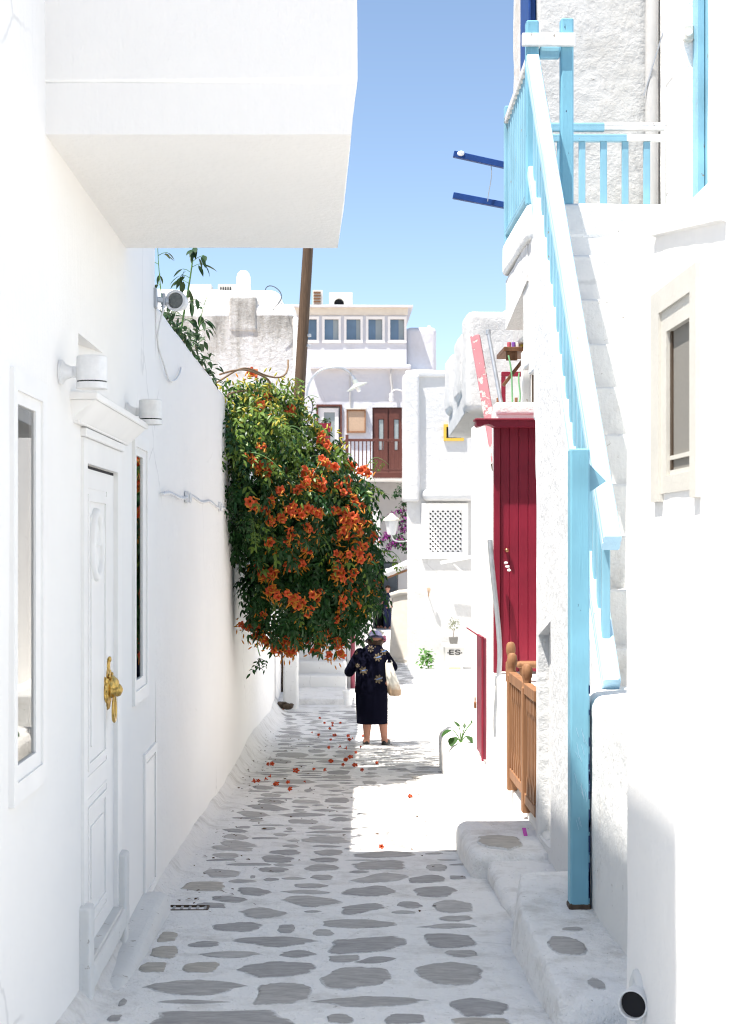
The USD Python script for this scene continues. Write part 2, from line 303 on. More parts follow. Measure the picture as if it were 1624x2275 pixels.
# ---------------------------------------------------------------- ground
def gbase(Y):
    Y = np.asarray(Y, float)
    a = -1.5 - .058 * Y
    t = np.clip((Y - 20) / 9, 0, 1); t = t * t * (3 - 2 * t)
    return a * (1 - t) + (-2.90) * t
def gz(x, y):
    x, y = np.asarray(x, float), np.asarray(y, float)
    z = gbase(y) + .022 * (fbm(np.stack([x * .9, y * .9, 0 * x], -1), 3, 5) - .5) + .010 * (fbm(np.stack([x * 4, y * 4, 0 * x], -1), 3, 6) - .5)
    r = .10 + .16 * np.clip((y - 14) / 4, 0, 1)
    d = np.clip((-1.0 + r - x) / r, 0, 1)              # the plaster sweeps up against the left wall
    z = z + .9 * r * d ** 2.2 * (y < 26.5)
    return z
YS = np.linspace(4.0, 60.0, 6000)
_py = 1200 - F * gbase(YS) / YS
def ground_at(px, py):
    Y = float(np.interp(-py, -_py, YS)); return X(px, Y), Y
xs = np.r_[np.arange(-1.30, 1.6, .045), np.arange(1.6, 7.1, .3)]
ys = np.r_[np.arange(4.4, 16, .05), np.arange(16, 30, .10), np.arange(30, 75, .5)]
gx, gy = np.meshgrid(xs, ys, indexing='ij')
v = np.stack([gx, gy, gz(gx, gy)], -1).reshape(-1, 3)
ny = len(ys); ii, jj = np.meshgrid(np.arange(len(xs) - 1), np.arange(ny - 1), indexing='ij'); a = (ii * ny + jj).ravel()
f = np.vstack([np.stack([a, a + ny, a + ny + 1], 1), np.stack([a, a + ny + 1, a + 1], 1)])
pavement = solo('pavement', 'whitewashed alley paving with grey stones set in it', None, trimesh.Trimesh(v, f, process=False), 'wash_floor', smooth=True, kind='structure')
sqx, sqy = np.meshgrid(np.linspace(-14, 14, 30), np.r_[np.linspace(-16, 4.0, 22), 4.396], indexing='ij')
sqv = np.stack([sqx, sqy, gbase(sqy) - .004], -1).reshape(-1, 3); i_, j_ = np.meshgrid(np.arange(29), np.arange(22), indexing='ij'); a = (i_ * 23 + j_).ravel()
solo('bounce_ground', 'unseen grey stone ground behind the eye, added to cut bounced light', None, trimesh.Trimesh(sqv, np.vstack([np.stack([a, a + 23, a + 24], 1), np.stack([a, a + 24, a + 1], 1)]), process=False), 'paving_stone_pale', smooth=True, kind='structure')  # darker ground out of view, added to lower the bounced light
g = tm(box(-400, 400, -300, 900, -3.6, -3.3))
solo('ground', 'bare earth around the village', None, g, 'tan_board', kind='structure')

# paving stones: (centre x, centre y, width, height, tilt, shape) as read off the picture, in four crops
def crop(rows, x0, y0, s): return [((x0 + r[0] * s) * .6496, (y0 + r[1] * s) * .6496, r[2] * s * .6496, r[3] * s * .6496, *r[4:]) for r in rows]
SA = crop([(1040,40,320,75,0,'e'),(1380,55,120,55,0,'r'),(555,110,140,70,0,'rb'),(808,165,225,42,0,'e'),(1305,143,560,80,0,'l'),(995,235,455,48,0,'l'),(1460,232,250,60,0,'l'),(538,217,190,85,0,'rb'),
 (457,322,195,68,0,'rb'),(785,325,245,75,0,'rb'),(1320,340,525,118,0,'e'),(735,465,670,115,0,'l'),(378,508,180,42,.1,'e'),(725,565,480,30,0,'l'),(1345,515,370,155,0,'r'),(243,570,55,50,0,'e'),(187,678,100,45,0,'r'),
 (890,705,1040,150,0,'r')], 300, 3150, .4926)
SB = crop([(445,20,490,65,0,'e'),(215,82,145,50,0,'e'),(515,165,530,105,-.12,'r'),(360,262,230,50,-.1,'r'),(580,275,290,50,-.15,'l'),(440,400,490,150,-.12,'e'),(1090,38,430,32,-.06,'l'),(1085,135,340,100,-.08,'r'),
 (1175,222,220,48,-.1,'r'),(1095,360,475,155,-.08,'e'),(540,568,780,80,-.03,'l'),(1290,605,380,130,-.08,'e'),(330,690,180,70,0,'e'),(780,690,270,70,0,'r'),(1310,705,400,55,0,'rb')], 1000, 3150, .4926)
SC = crop([(715,30,220,36,.1,'e'),(728,85,330,55,.12,'l'),(680,120,335,38,.08,'r'),(640,176,220,42,.08,'e'),(600,318,275,72,.08,'e'),(845,340,40,25,0,'e'),(465,420,310,75,0,'rb'),(850,460,250,68,.12,'e'),(657,520,305,46,.1,'e'),
 (520,570,240,38,.1,'r'),(1040,205,260,55,0,'e'),(1105,150,240,46,0,'e'),(1150,98,140,25,.05,'l'),(1435,102,230,20,.05,'l'),(1425,48,395,62,.03,'e'),(1450,150,240,48,-.05,'e'),(1420,210,230,40,0,'e'),(1390,272,270,52,-.06,'e'),
 (1010,288,235,44,.05,'e'),(993,362,120,28,0,'e'),(1395,345,170,40,0,'e'),(1305,410,265,38,0,'e'),(1275,463,375,38,.02,'l'),(1305,540,460,92,.08,'l'),(930,632,405,88,.03,'l'),(1320,625,145,22,0,'l')], 500, 2850, .4310)
SD = crop([(435,600,345,70,-.3,'r'),(590,350,520,68,-.13,'l'),(490,455,390,85,-.05,'e'),(950,360,290,62,-.1,'e'),(1015,455,360,78,-.08,'e'),(815,562,200,55,0,'e'),(770,630,190,30,0,'e'),(1160,577,310,108,-.05,'e'),(1175,677,255,50,-.08,'e'),
 (1030,270,160,55,-.05,'e'),(580,255,440,66,-.05,'r'),(625,165,470,58,-.04,'e'),(630,98,320,45,0,'e'),(585,52,205,25,0,'e'),(925,55,155,30,0,'e'),(970,108,75,15,0,'e'),(860,15,220,28,0,'e'),(410,305,180,20,0,'l')], 1050, 2850, .4310)
SE = crop([(715,15,200,26,.05,'e'),(740,95,220,24,.05,'l'),(890,47,120,14,0,'l'),(865,73,140,14,0,'l'),(690,152,170,22,0,'e'),(830,198,380,44,.03,'e'),(750,242,270,28,.05,'e'),(540,258,195,38,.1,'e'),(962,280,80,30,0,'e'),
 (700,302,160,20,.08,'l'),(615,327,190,36,.1,'e'),(905,350,95,14,0,'l'),(615,390,260,44,.1,'e'),(585,445,420,58,.12,'l'),(450,505,335,58,.13,'l'),(940,387,280,34,.05,'r'),(895,436,165,20,.04,'l'),(1050,420,110,14,0,'l'),
 (1105,470,230,26,.06,'l'),(910,513,440,38,.02,'l'),(905,572,260,42,.03,'r'),(1265,553,235,38,-.05,'l'),(1080,622,270,30,-.05,'l'),(1160,660,450,24,-.03,'l'),(785,635,60,20,0,'e'),(705,683,140,26,.05,'e'),(285,658,235,34,.1,'e'),
 (295,712,255,40,.1,'e'),(1135,242,250,30,0,'e'),(1220,282,170,16,0,'l'),(1220,185,360,16,0,'l'),(1310,211,140,18,0,'l'),(1230,153,270,34,.03,'r'),(1240,110,230,36,0,'e'),(1330,70,160,22,0,'e'),(1075,72,130,12,0,'l'),
 (1160,10,240,28,0,'e'),(1230,370,220,55,0,'r'),(1255,445,180,28,.05,'l'),(1170,318,220,14,0,'l'),(1530,205,130,38,0,'e'),(1540,120,120,20,0,'l'),(1550,80,90,22,0,'e'),(1530,150,200,20,0,'l'),(1530,40,180,25,0,'e'),(1440,8,90,20,0,'e')], 700, 2600, .3695)
SF = crop([(330,318,115,30,0,'e'),(610,300,300,42,-.03,'e'),(440,368,340,44,0,'e'),(710,400,340,48,0,'e'),(330,425,340,34,0,'e'),(665,458,370,44,0,'e'),(320,500,230,36,-.05,'e'),(630,515,520,36,-.04,'l'),(650,575,380,42,-.1,'e'),
 (690,615,310,50,-.06,'r'),(735,685,260,40,-.13,'e'),(350,675,285,52,-.04,'e'),(410,738,240,30,0,'e'),(810,740,180,30,0,'e'),(300,617,165,18,0,'e'),(190,587,100,20,0,'l'),(430,562,170,26,0,'l'),(860,315,240,34,-.05,'e'),(800,115,260,22,-.05,'l'),(640,100,200,16,0,'l')], 1150, 2600, .3695)
SG = crop([(535,280,160,28,.12,'e'),(555,360,130,16,.1,'l'),(570,465,310,28,.08,'l'),(590,508,370,42,.05,'l'),(565,565,370,36,0,'r'),(540,600,200,12,0,'l'),(535,638,190,12,0,'l'),(500,675,200,28,0,'e'),(555,732,260,26,0,'e'),(615,822,480,70,.04,'e'),
 (380,860,150,32,0,'e'),(465,922,300,30,0,'e'),(1040,710,300,48,0,'e'),(940,770,240,44,0,'e'),(1005,828,200,32,0,'e'),(1380,840,440,50,0,'e'),(1120,905,350,48,0,'e'),(1380,778,370,34,0,'e'),(1420,733,290,20,0,'l'),(1430,700,220,20,0,'l'),
 (840,325,200,18,0,'l'),(930,365,180,16,0,'l'),(920,405,200,10,0,'l'),(1015,445,160,12,0,'l'),(1050,520,280,26,0,'e'),(1170,568,420,26,0,'e'),(940,638,230,20,0,'e'),(880,605,250,12,0,'l'),(1160,670,150,12,0,'l'),(1440,540,250,24,0,'e'),
 (1370,640,330,12,0,'l'),(1450,670,160,12,0,'l'),(1150,345,160,18,0,'e'),(1350,430,160,14,0,'l'),(1540,500,280,14,0,'l'),(1550,465,200,12,0,'l')], 850, 2380, .2463)
def stone_mesh(x, y, w, d, shear, kind, zf, seed, n=26, lift=.004):
    n = n * 2; r = np.random.default_rng(seed); a = np.arange(n) / n * 2 * np.pi + r.uniform(-.04, .04, n)
    e = {'e': .95, 'l': 1.25, 'r': .62}[kind[0]]
    u = np.sign(np.cos(a)) * np.abs(np.cos(a)) ** (e * .95); q = np.sign(np.sin(a)) * np.abs(np.sin(a)) ** e
    if kind[0] == 'l': q *= (1 - .35 * np.abs(u) ** 3)
    ph = r.uniform(0, 6.28, 3)
    k = 1 + .06 * np.sin(2 * a + ph[0]) + .06 * np.sin(3 * a + ph[1]) + .035 * np.sin(5 * a + ph[2]) + np.convolve(np.tile(r.uniform(-.11, .11, n), 3), [.25, .5, .25], 'same')[n:2 * n]
    px_, py_ = x + u * k * w / 2, y + q * k * d / 2 + shear * u * w / 2
    cx, cy = px_.mean(), py_.mean(); rings = []
    for s, h in ((0.5, lift + .001), (.82, lift), (1.0, lift - .003), (1.02, -.03)):
        xx, yy = cx + (px_ - cx) * s, cy + (py_ - cy) * s; rings.append(np.stack([xx, yy, zf(xx, yy) + h], 1))
    v = np.vstack([[[cx, cy, float(zf(cx, cy)) + lift + .0015]]] + rings); f = [[0, 1 + j, 1 + (j + 1) % n] for j in range(n)]
    for k_ in range(3):
        for j in range(n):
            p, q_ = 1 + k_ * n + j, 1 + k_ * n + (j + 1) % n
            f += [[p, p + n, q_ + n], [p, q_ + n, q_]]
    return trimesh.Trimesh(v, np.array(f), process=False)
def rim_of(n): n *= 2; return np.r_[0, np.zeros(n), np.full(n, .16), np.full(n, .52), np.full(n, .6)]
placed, count = [], 0
def overlaps(x, y, w, d):
    return any(abs(x - a) < (w + c) * .46 and abs(y - b) < (d + e) * .48 for a, b, c, e in placed)
for px, py, w, h, tilt, kind in SA + SB + SC + SD + SE + SF + SG:
    x, y = ground_at(px, py)
    y0, y1 = ground_at(px, py + h / 2)[1], ground_at(px, py - h / 2)[1]
    ww, dd = w * y / F, y1 - y0
    shear = -tilt * .667 * y * .55
    if overlaps(x, y, ww * .55, dd * .4): continue
    placed.append((x, y, ww, dd)); count += 1
    mname = 'paving_stone_brown' if kind.endswith('b') else STONES[int(rng.choice([0, 0, 1, 2, 2]))]
    part(pavement, 'stone', stone_mesh(x, y, ww, dd, shear, kind, gz, count), mname, smooth=True, rim=rim_of(26))
fill = np.random.default_rng(21)
more = []
for _ in range(11000):   # the rest of the paving, read off as courses across the alley
    y = 9.0 + 27 * fill.random() ** .85; x1 = .80 + .05 * (y - 9) if y < 14 else 1.05 + .14 * (y - 14) if y < 17 else 1.7
    x = fill.uniform(-.78, x1)
    w, d = fill.uniform(.16, .60), fill.uniform(.10, .24)
    if y < 13: w, d = w * .55, d * .6
    if x + w / 2 > x1 + .05 or x - w / 2 < -.82 or (y > 26.0 and x < .45) or overlaps(x, y, w + .035, d + .045): continue
    placed.append((x, y, w, d)); more.append((x, y, w, d))
more.sort(key=lambda s: s[1])
room = 298 - count
rest = []
for i, (x, y, w, d) in enumerate(more):
    m = stone_mesh(x, y, w, d, fill.uniform(-.12, .12), 'elr'[i % 3], gz, 500 + i, n=12)
    if i < room: part(pavement, 'stone', m, STONES[i % 3], smooth=True, rim=rim_of(12))
    else: rest.append(m)
if rest: part(pavement, 'small_stones', cat_(rest), 'paving_stone_slate', smooth=True, kind='stuff', rim=np.tile(rim_of(12), len(rest)))

# ---------------------------------------------------------------- white house on the left
house = thing('white_house', 'tall plain white house with an overhanging balcony, a panelled door and two slit windows', 'house', (-1.0, 6.5, -1.9))
wall = box(-5.0, -1.0, 3.3, 8.56, -3.2, 5.4)
wall -= box(-1.14, -.9, 6.10, 7.03, -1.76, .36)                         # door opening
for o in (0, 2.87):
    wall -= box(-1.06, -.9, 4.79 + o, (5.09 if o == 0 else 7.96 - 2.87) + o, -.71, .43)
wall -= prismZ([(-.9, 5.98), (-.9, 6.62), (-1.0, 6.62), (-1.13, 5.98)], .60, .813)   # shallow niche above the door
part(house, 'wall', plaster(wall, .22, .006, 1.3, 3), 'wash_smooth', smooth=40)
bal = m3.Manifold.hull_points([(-1.02, 5.29, 1.587), (-1.02, 5.29, 1.41), (.078, 5.29, 1.587), (.063, 5.29, 1.41), (-1.02, 7.35, 1.41), (.022, 7.35, 1.41), (-1.02, 7.35, 1.587), (.05, 7.35, 1.587)])
part(house, 'balcony_slab', plaster(bal, .12, .006, 2.4, 4), 'wash_smooth', smooth=40)
part(house, 'balcony_parapet', plaster(m3.Manifold.batch_hull([Manifold.sphere(.02, 12).translate(p) for z_ in (1.605, 2.10) for p in ((-1.05, 5.302, z_), (.062, 5.302, z_), (.022, 7.32, z_), (-1.05, 7.32, z_))]), .12, .007, 2.4, 5), 'wash_smooth', smooth=50)
# windows: frame > pane
for o in (0, 2.87):
    e = 5.09 + o if o == 0 else 7.96; y0, y1 = 4.70 + o, 5.245 + o if o == 0 else 8.15
    fr = box(-1.01, -.984, y0, y1, -.827, .535) - box(-1.1, -.9, y0 + .055, y1 - .07, -.76, .47)
    fr2 = box(-1.035, -.993, y0 + .05, y1 - .065, -.765, .475) - box(-1.1, -.9, 4.79 + o, e, -.71, .43)
    w_ = part(house, 'window', join(fr, fr2), 'paint_white', label='slit window %s the panelled door' % ('nearer than' if o == 0 else 'beyond'))
    part(w_, 'pane', box(-1.004, -1.001, 4.785 + o, e + .004, -.714, .434), 'window_glass')
    part(w_, 'reflection_backing', box(-1.05, -1.046, 4.785 + o, e + .01, -.72, .44), 'reflection_backing' if o == 0 else 'window_backing')  # sheet added behind each pane; the near one pale like the reflected wall
# door
fr = box(-1.06, -.988, 6.04, 7.12, -1.73, .41) - box(-1.2, -.9, 6.135, 6.99, -1.80, .31)
part(house, 'door_frame', join(fr, bbox(-1.03, -.974, 6.03, 7.13, .412, .446)), 'paint_white')
leaf = bbox(-1.07, -1.008, 6.13, 7.0, -1.70, .31)
door = part(house, 'door', leaf, 'paint_white')
def moulding(y0, y1, z0, z1, w=.03, x0=-1.010, x1=-1.0):
    return box(x0, x1, y0, y1, z0, z1) - box(-2, 0, y0 + w, y1 - w, z0 + w, z1 - w)
for y0, y1, z0, z1 in ((6.23, 6.74, -.95, .19), (6.23, 6.74, -1.58, -1.10)):
    inner = bbox(-1.010, -1.0035, y0 + .09, y1 - .09, z0 + .09, z1 - .09, .008)
    part(door, 'panel', join(moulding(y0, y1, z0, z1), inner, moulding(y0 - .035, y1 + .035, z0 - .035, z1 + .035, .012, -1.010, -1.005)), 'paint_white')
part(door, 'top_gap', box(-1.012, -1.0075, 6.14, 6.985, .294, .306), 'dark_void')
a = np.linspace(0, 2 * np.pi, 33)[:-1]
def ring(cx, cy, cz, ry, rz, r): 
    p = np.stack([np.full(33, cx), cy + ry * np.cos(np.linspace(0, 2 * np.pi, 33)), cz + rz * np.sin(np.linspace(0, 2 * np.pi, 33))], 1); return tube(p, r, 8)
ov = part(door, 'oval_window', ring(-1.004, 6.44, -.02, .125, .135, .022), 'paint_white', smooth=60)
part(door, 'oval_pane', rot(lathe([(.0, 0), (.11, 0), (.115, .004)], 24), [0, 1, 0], 90).apply_translation((-1.006, 6.44, -.02)), 'window_glass')
part(door, 'muntin', join(beam((-1.003, 6.44, -.13), (-1.003, 6.44, .09), .012, .01, (1, 0, 0), .002), beam((-1.003, 6.34, -.02), (-1.003, 6.54, -.02), .012, .01, (1, 0, 0), .002)), 'paint_white')
# lion-head knocker
rs = np.random.default_rng(3)
def blob(c, r, s=(1, 1, 1), amp=.12, fr=40., seed=0, sub=3):
    m = trimesh.creation.icosphere(sub, 1.0); v = np.asarray(m.vertices)
    v = v * (1 + amp * 2 * (fbm(v * fr * r + seed * 7.1, 3, seed) - .5)[:, None]) * np.array(s) * r + np.array(c)
    return trimesh.Trimesh(v, m.faces, process=False)
ky, kz = 6.76, -.655
def squash(m_): v_ = np.asarray(m_.vertices).copy(); v_[:, 0] = -1.008 + (v_[:, 0] + 1.008) * .66; return trimesh.Trimesh(v_, m_.faces, process=False)
mane = [blob((-1.0, ky, kz), .062, (.5, 1.0, 1.55), .25, 60, 1), blob((-.995, ky, kz + .10), .028, (.6, .9, 1.1), .3, 60, 2), blob((-.985, ky, kz + .125), .014, (1, 1, 1), .1, 40, 5)]
for t in np.linspace(0, 2 * np.pi, 15)[:-1]:
    mane.append(blob((-.997 + .008 * rs.random(), ky + .052 * math.cos(t), kz + .078 * math.sin(t)), .017, (.7, .8, 1.2), .3, 80, int(t * 10)))
kn = part(door, 'knocker', squash(cat_(mane)), 'brass', smooth=60, label='brass lion-head knocker with a hanging ring')
part(door, 'knocker_muzzle', squash(cat_([blob((-.968, ky, kz + .005), .050, (1.0, .9, 1.0), .12, 60, 7), blob((-.930, ky, kz - .010), .034, (1.0, .85, .85), .1, 60, 8), blob((-.905, ky, kz - .004), .009, (1, 1.2, .8), .05, 60, 9),
    blob((-.940, ky, kz - .028), .018, (1.1, .8, .6), .1, 60, 4), blob((-.950, ky - .022, kz + .03), .012, (1, 1, .7), .1, 60, 10), blob((-.950, ky + .022, kz + .03), .012, (1, 1, .7), .1, 60, 11), blob((-.975, ky - .04, kz + .055), .012, (.7, 1, 1), .1, 60, 12), blob((-.975, ky + .04, kz + .055), .012, (.7, 1, 1), .1, 60, 13)])), 'brass', smooth=60)
t = np.linspace(0, 2 * np.pi, 29)
part(door, 'knocker_ring', squash(tube(np.stack([-.952 + 0 * t, ky + .040 * np.cos(t), kz - .088 + .056 * np.sin(t)], 1), .0095 - .003 * np.sin(t), 10)), 'brass', smooth=60)
part(house, 'door_sill', plaster(rbox(-1.06, -.955, 6.09, 7.17, -1.80, -1.70, .015), .05, .006, 6, 8), 'wash_old', smooth=50)
part(house, 'sill_board', plaster(bbox(-1.055, -.965, 6.13, 7.0, -1.70, -1.682, .004), .05, .003, 9, 8), 'white_wood', smooth=40)
for y in (6.0, 7.03): part(house, 'jamb_plinth', plaster(rbox(-1.02, -.955, y, y + .11, -2.1, -1.45, .015), .06, .006, 5, 9), 'wash_old', smooth=50)
can = m3.Manifold.hull_points([(-1.02, 5.84, .455), (-1.02, 7.32, .455), (-.98, 5.88, .455), (-.98, 7.28, .455), (-.905, 5.80, .535), (-.905, 7.36, .535), (-1.02, 5.80, .535), (-1.02, 7.36, .535)])
part(house, 'door_canopy', join(can, bbox(-1.02, -.895, 5.79, 7.37, .536, .565), bbox(-1.0, -.976, 5.86, 7.30, .452, .47)), 'paint_white')
mp = join(moulding(8.0, 8.52, -1.92, -1.13, .045, -1.01, -.985), bbox(-1.01, -.992, 8.06, 8.47, -1.90, -1.19))
part(house, 'meter_panel', mp, 'paint_white')
part(house, 'step_plinth', plaster(rbox(-1.05, -.86, 4.9, 8.1, -2.3, -1.86, .05), .08, .012, 3, 12), 'wash_old', smooth=60)

# wall lamps on either side of the door canopy
def wall_lamp(y, z, label):
    t_ = thing('wall_lamp', label, 'wall lamp', (-1.0, y, z), group='cylinder lamps by the panelled door')
    back = lathe([(0, 0), (.045, 0), (.045, .012), (.03, .022), (.020, .045), (.020, .05)], 20); back = rot(back, [0, 1, 0], 90)
    arm = bbox(.045, .075, -.014, .014, -.02, .02)
    part(t_, 'bracket', join(back, arm), 'lamp_white', local=True, smooth=40)
    part(t_, 'housing', lathe([(0, .058), (.052, .058), (.056, .054), (.056, .040), (.0565, .038), (.0565, -.034), (.0, -.034)], 32, (.118, 0, 0)), 'lamp_white', local=True, smooth=40)
    part(t_, 'gap_ring', lathe([(.0, -.030), (.0535, -.030), (.0535, -.042), (0, -.042)], 32, (.118, 0, 0)), 'dark_void', local=True, smooth=40)
    part(t_, 'lower_rim', lathe([(.054, -.039), (.0575, -.039), (.0575, -.062), (.050, -.062), (.048, -.052), (0, -.052)], 32, (.118, 0, 0)), 'lamp_white', local=True, smooth=40)
    return t_
wl = wall_lamp(5.57, .615, 'white cylinder wall lamp at the near end of the door canopy, below the niche')
copy_of(wl, (-1.0, 7.36, .62), label='white cylinder wall lamp at the far end of the door canopy', group='cylinder lamps by the panelled door')

# floodlight at the far corner
fl = thing('floodlight', 'round white metal floodlight on the far corner of the white house', 'floodlight', (-1.0, 8.56, 1.38))
hd = lathe([(.0, .10), (.04, .10), (.055, .04), (.060, 0), (.060, -.012), (.046, -.012), (.042, .02), (0, .025)], 28)
hd = rot(hd, [1, 0, 0], -90); hd.apply_transform(trimesh.transformations.rotation_matrix(math.radians(-14), [0, 0, 1])); hd.apply_translation((-.888, 8.60, 1.352))
# lathe +z turned towards +y; the open face looks back up the alley
part(fl, 'housing', hd, 'lamp_white', smooth=40)
lens = rot(lathe([(0, -.004), (.042, -.004), (.042, .004), (0, .004)], 28), [1, 0, 0], -90); lens.apply_transform(trimesh.transformations.rotation_matrix(math.radians(-14), [0, 0, 1])); lens.apply_translation((-.886, 8.597, 1.352))
plain('lens_grey', (.12, .13, .12), .15, .3, 60.0, spec=.6)
part(fl, 'lens', lens, 'lens_grey', smooth=40)
part(fl, 'bracket', join(beam((-1.005, 8.545, 1.352), (-.93, 8.6, 1.352), .018, .03), cyl((-.955, 8.58, 1.31), (-.955, 8.58, 1.39), .012), bbox(-1.01, -.985, 8.50, 8.56, 1.30, 1.41)), 'galvanised')
part(fl, 'cable', tube(spline([(-.95, 8.58, 1.34), (-.975, 8.57, 1.22), (-.99, 8.6, 1.16), (-.985, 8.75, 1.05), (-.985, 9.1, .97), (-.985, 9.6, 1.02), (-.99, 9.9, 1.12)], 40), .006, 6), 'lamp_white', smooth=60)

# garden wall
gw = box(-1.40, -1.0, 8.50, 29.9, -3.3, 1.30)
top = prismY([(-1.40, 1.29), (-1.0, 1.29), (-1.01, 1.33), (-1.06, 1.355), (-1.34, 1.355), (-1.39, 1.33)], 8.57, 29.9)
gw = (gw + top) - box(-2, -.5, 8.0, 8.565, -4, 2)
garden = thing('garden_wall', 'long white plastered garden wall carrying the flowering vine', 'wall', (-1.2, 15, -2.4))
gwm = plaster(gw, .12, .012, 1.6, 14)
v = np.asarray(gwm.vertices); face = v[:, 0] > -1.02
v[:, 0] += np.where(face, .030 * (fbm(v * np.array([1, .5, .35]), 3, 31) - .45), 0)
gwm = trimesh.Trimesh(v, gwm.faces, process=False)
part(garden, 'wall', gwm, 'wash', smooth=40)
cb = thing('wall_cable', 'rope-like white painted cable fixed along the garden wall', 'cable', (-1.0, 10.5, .27))
tt = np.linspace(0, 1, 260); yy = 8.75 + tt * 5.6
tw = np.stack([-.985 + .004 * np.cos(tt * 330), yy, .265 + .035 * np.sin(tt * 3) + .006 * np.sin(tt * 330) + .012 * np.sin(tt * 23)], 1)
part(cb, 'rope', tube(tw, .007, 6), 'lamp_white', smooth=60)
for y in (10.3, 13.2):
    part(cb, 'wall_hook', join(bbox(-1.0, -.975, y - .05, y + .05, .25, .33), ring(-.965, y, .285, .022, .03, .006)), 'lamp_white', smooth=40)
gp = thing('gate_pillar', 'slim rounded white pillar at the end of the garden wall beside the steps', 'pillar', (-.72, 26.3, -2.9))
part(gp, 'shaft', plaster(rbox(-.86, -.60, 26.2, 26.5, -3.2, .2, .05), .1, .01, 3, 16), 'wash_old', smooth=60)
part(gp, 'rubble_foot', cat_([blob((-.93 + .05 * i, 25.95 - .02 * i, -2.83 + .02 * (i % 3)), .05 + .02 * (i % 2), (1.3, 1, .8), .4, 30, 40 + i, 2) for i in range(5)]), 'wood_dark', smooth=50)

# steps at the back left
st = thing('worn_steps', 'worn white steps between the slim pillar and the red pole', 'steps', (-.2, 28, -2.8))
for i, (y, z) in enumerate(((27.0, -2.80), (29.0, -2.58), (29.5, -2.36), (30.0, -2.06), (30.5, -1.8))):
    part(st, 'step', plaster(rbox(-.80, .26, y, 31.2, z - .5, z, .03), .15, .012, 3, 20 + i), 'wash_old' if i else 'wash_floor', smooth=50)
bw = thing('block_wall', 'small white wall with rounded corners right of the back steps', 'wall', (.5, 31, -2.5))
part(bw, 'wall', plaster(rbox(.27, .70, 30.0, 32.0, -3.1, .0, .06), .15, .012, 2, 26), 'wash', smooth=50)
solo('red_pole', 'faded red pole standing in front of the small white wall', 'pole', join(cyl((.385, 29.9, -2.95), (.385, 29.9, -.9), .045), lathe([(0, .03), (.05, .02), (.05, -.02), (0, -.03)], 14, (.385, 29.9, -.9))), 'crimson_faded', smooth=40)
pot = thing('white_pot', 'small white flower pot on the paving left of the walking woman', 'pot', (.25, 26.6, -2.88))
part(pot, 'body', lathe([(0, -2.88), (.07, -2.88), (.095, -2.66), (.102, -2.66), (.102, -2.62), (.085, -2.62), (.08, -2.68), (0, -2.68)], 18, (.26, 26.6, 0)), 'lamp_white')
# ---------------------------------------------------------------- right near wall
nw = thing('screen_window_wall', 'smooth white wall nearest on the right with a cream screened window', 'wall', (1.3, 4, -1.75))
w = box(1.07, 1.48, 4.0, 5.62, -2.4, 1.05) + box(1.07, 4.0, -7.0, 4.34, -2.4, 4.6)
w = m3.Manifold.batch_boolean([w], m3.OpType.Add)
w -= box(1.00, 1.20, 4.52, 4.90, .16, .72)
low = rbox(1.07, 1.48, 3.9, 5.62, -2.4, 1.06, .075, 16)
w = (box(1.07, 4.0, 3.3, 4.345, -2.4, 4.6) + low) - box(1.00, 1.20, 4.52, 4.90, .16, .72)
part(nw, 'wall', plaster(w, .10, .009, 2.2, 51), 'wash_smooth', smooth=50)
part(nw, 'ledge', plaster(m3.Manifold.hull_points([(1.09, 4.14, .86), (1.052, 4.14, .872), (1.052, 4.14, .93), (1.09, 4.14, .94), (1.09, 5.08, 1.005), (1.054, 5.08, 1.015), (1.054, 5.08, 1.05), (1.09, 5.08, 1.055)]), .06, .003, 6, 52), 'wash_smooth', smooth=50)
fr = box(1.054, 1.09, 4.43, 5.06, .125, .81) - box(.9, 1.3, 4.505, 4.935, .10, .735)
fr2 = box(1.063, 1.10, 4.50, 4.94, .15, .74) - box(.9, 1.3, 4.545, 4.86, .205, .665)
wn = part(nw, 'window', join(fr, fr2), 'paint_cream', label='tall cream framed window with a grey insect screen')
plain('screen_mesh', (.20, .19, .17), .8, .1, 300.0)
part(wn, 'screen', box(1.082, 1.085, 4.52, 4.89, .17, .71), 'screen_mesh')
part(wn, 'screen_frame', join(box(1.074, 1.084, 4.546, 4.556, .206, .664), box(1.074, 1.084, 4.557, 4.858, .255, .268), box(1.074, 1.084, 4.557, 4.858, .206, .222)), 'paint_cream')
part(wn, 'inner_edge', box(1.075, 1.083, 4.838, 4.859, .224, .664), 'wood_dark')
part(wn, 'sill_board', beam((1.075, 4.545, .185), (1.075, 4.86, .185), .02, .028), 'wood_dark')
pp = thing('drain_pipe', 'short open grey pipe poking out of the near right wall at its foot', 'pipe', (1.06, 5.36, -1.63))
d = np.array([-.48, -.87, .04]); d /= np.linalg.norm(d); c0 = np.array([1.11, 5.37, -1.60]); c1 = c0 + d * .175
u_, w__, _ = frame_to(d); a = np.linspace(0, 2 * np.pi, 29)[:-1]
def pring(c, r): return c + r * (np.cos(a)[:, None] * u_ + np.sin(a)[:, None] * w__)
rings = [pring(c0, .053), pring(c1, .053), pring(c1 + d * .004, .050), pring(c1, .046), pring(c0 + d * .03, .046)]
v = np.vstack(rings); n = 28; f = []
for i in range(4):
    for j in range(n): p, q = i * n + j, i * n + (j + 1) % n; f += [[p, q, q + n], [p, q + n, p + n]]
part(pp, 'pipe', trimesh.Trimesh(v, np.array(f), process=False), 'lamp_white', smooth=40)
part(pp, 'bore_shade', trimesh.Trimesh(np.vstack([pring(c1 - d * .02, .047), [c1 - d * .02]]), np.array([[j, (j + 1) % n, n] for j in range(n)]), process=False), 'dark_void')  # black disc near the mouth stands for the shade inside
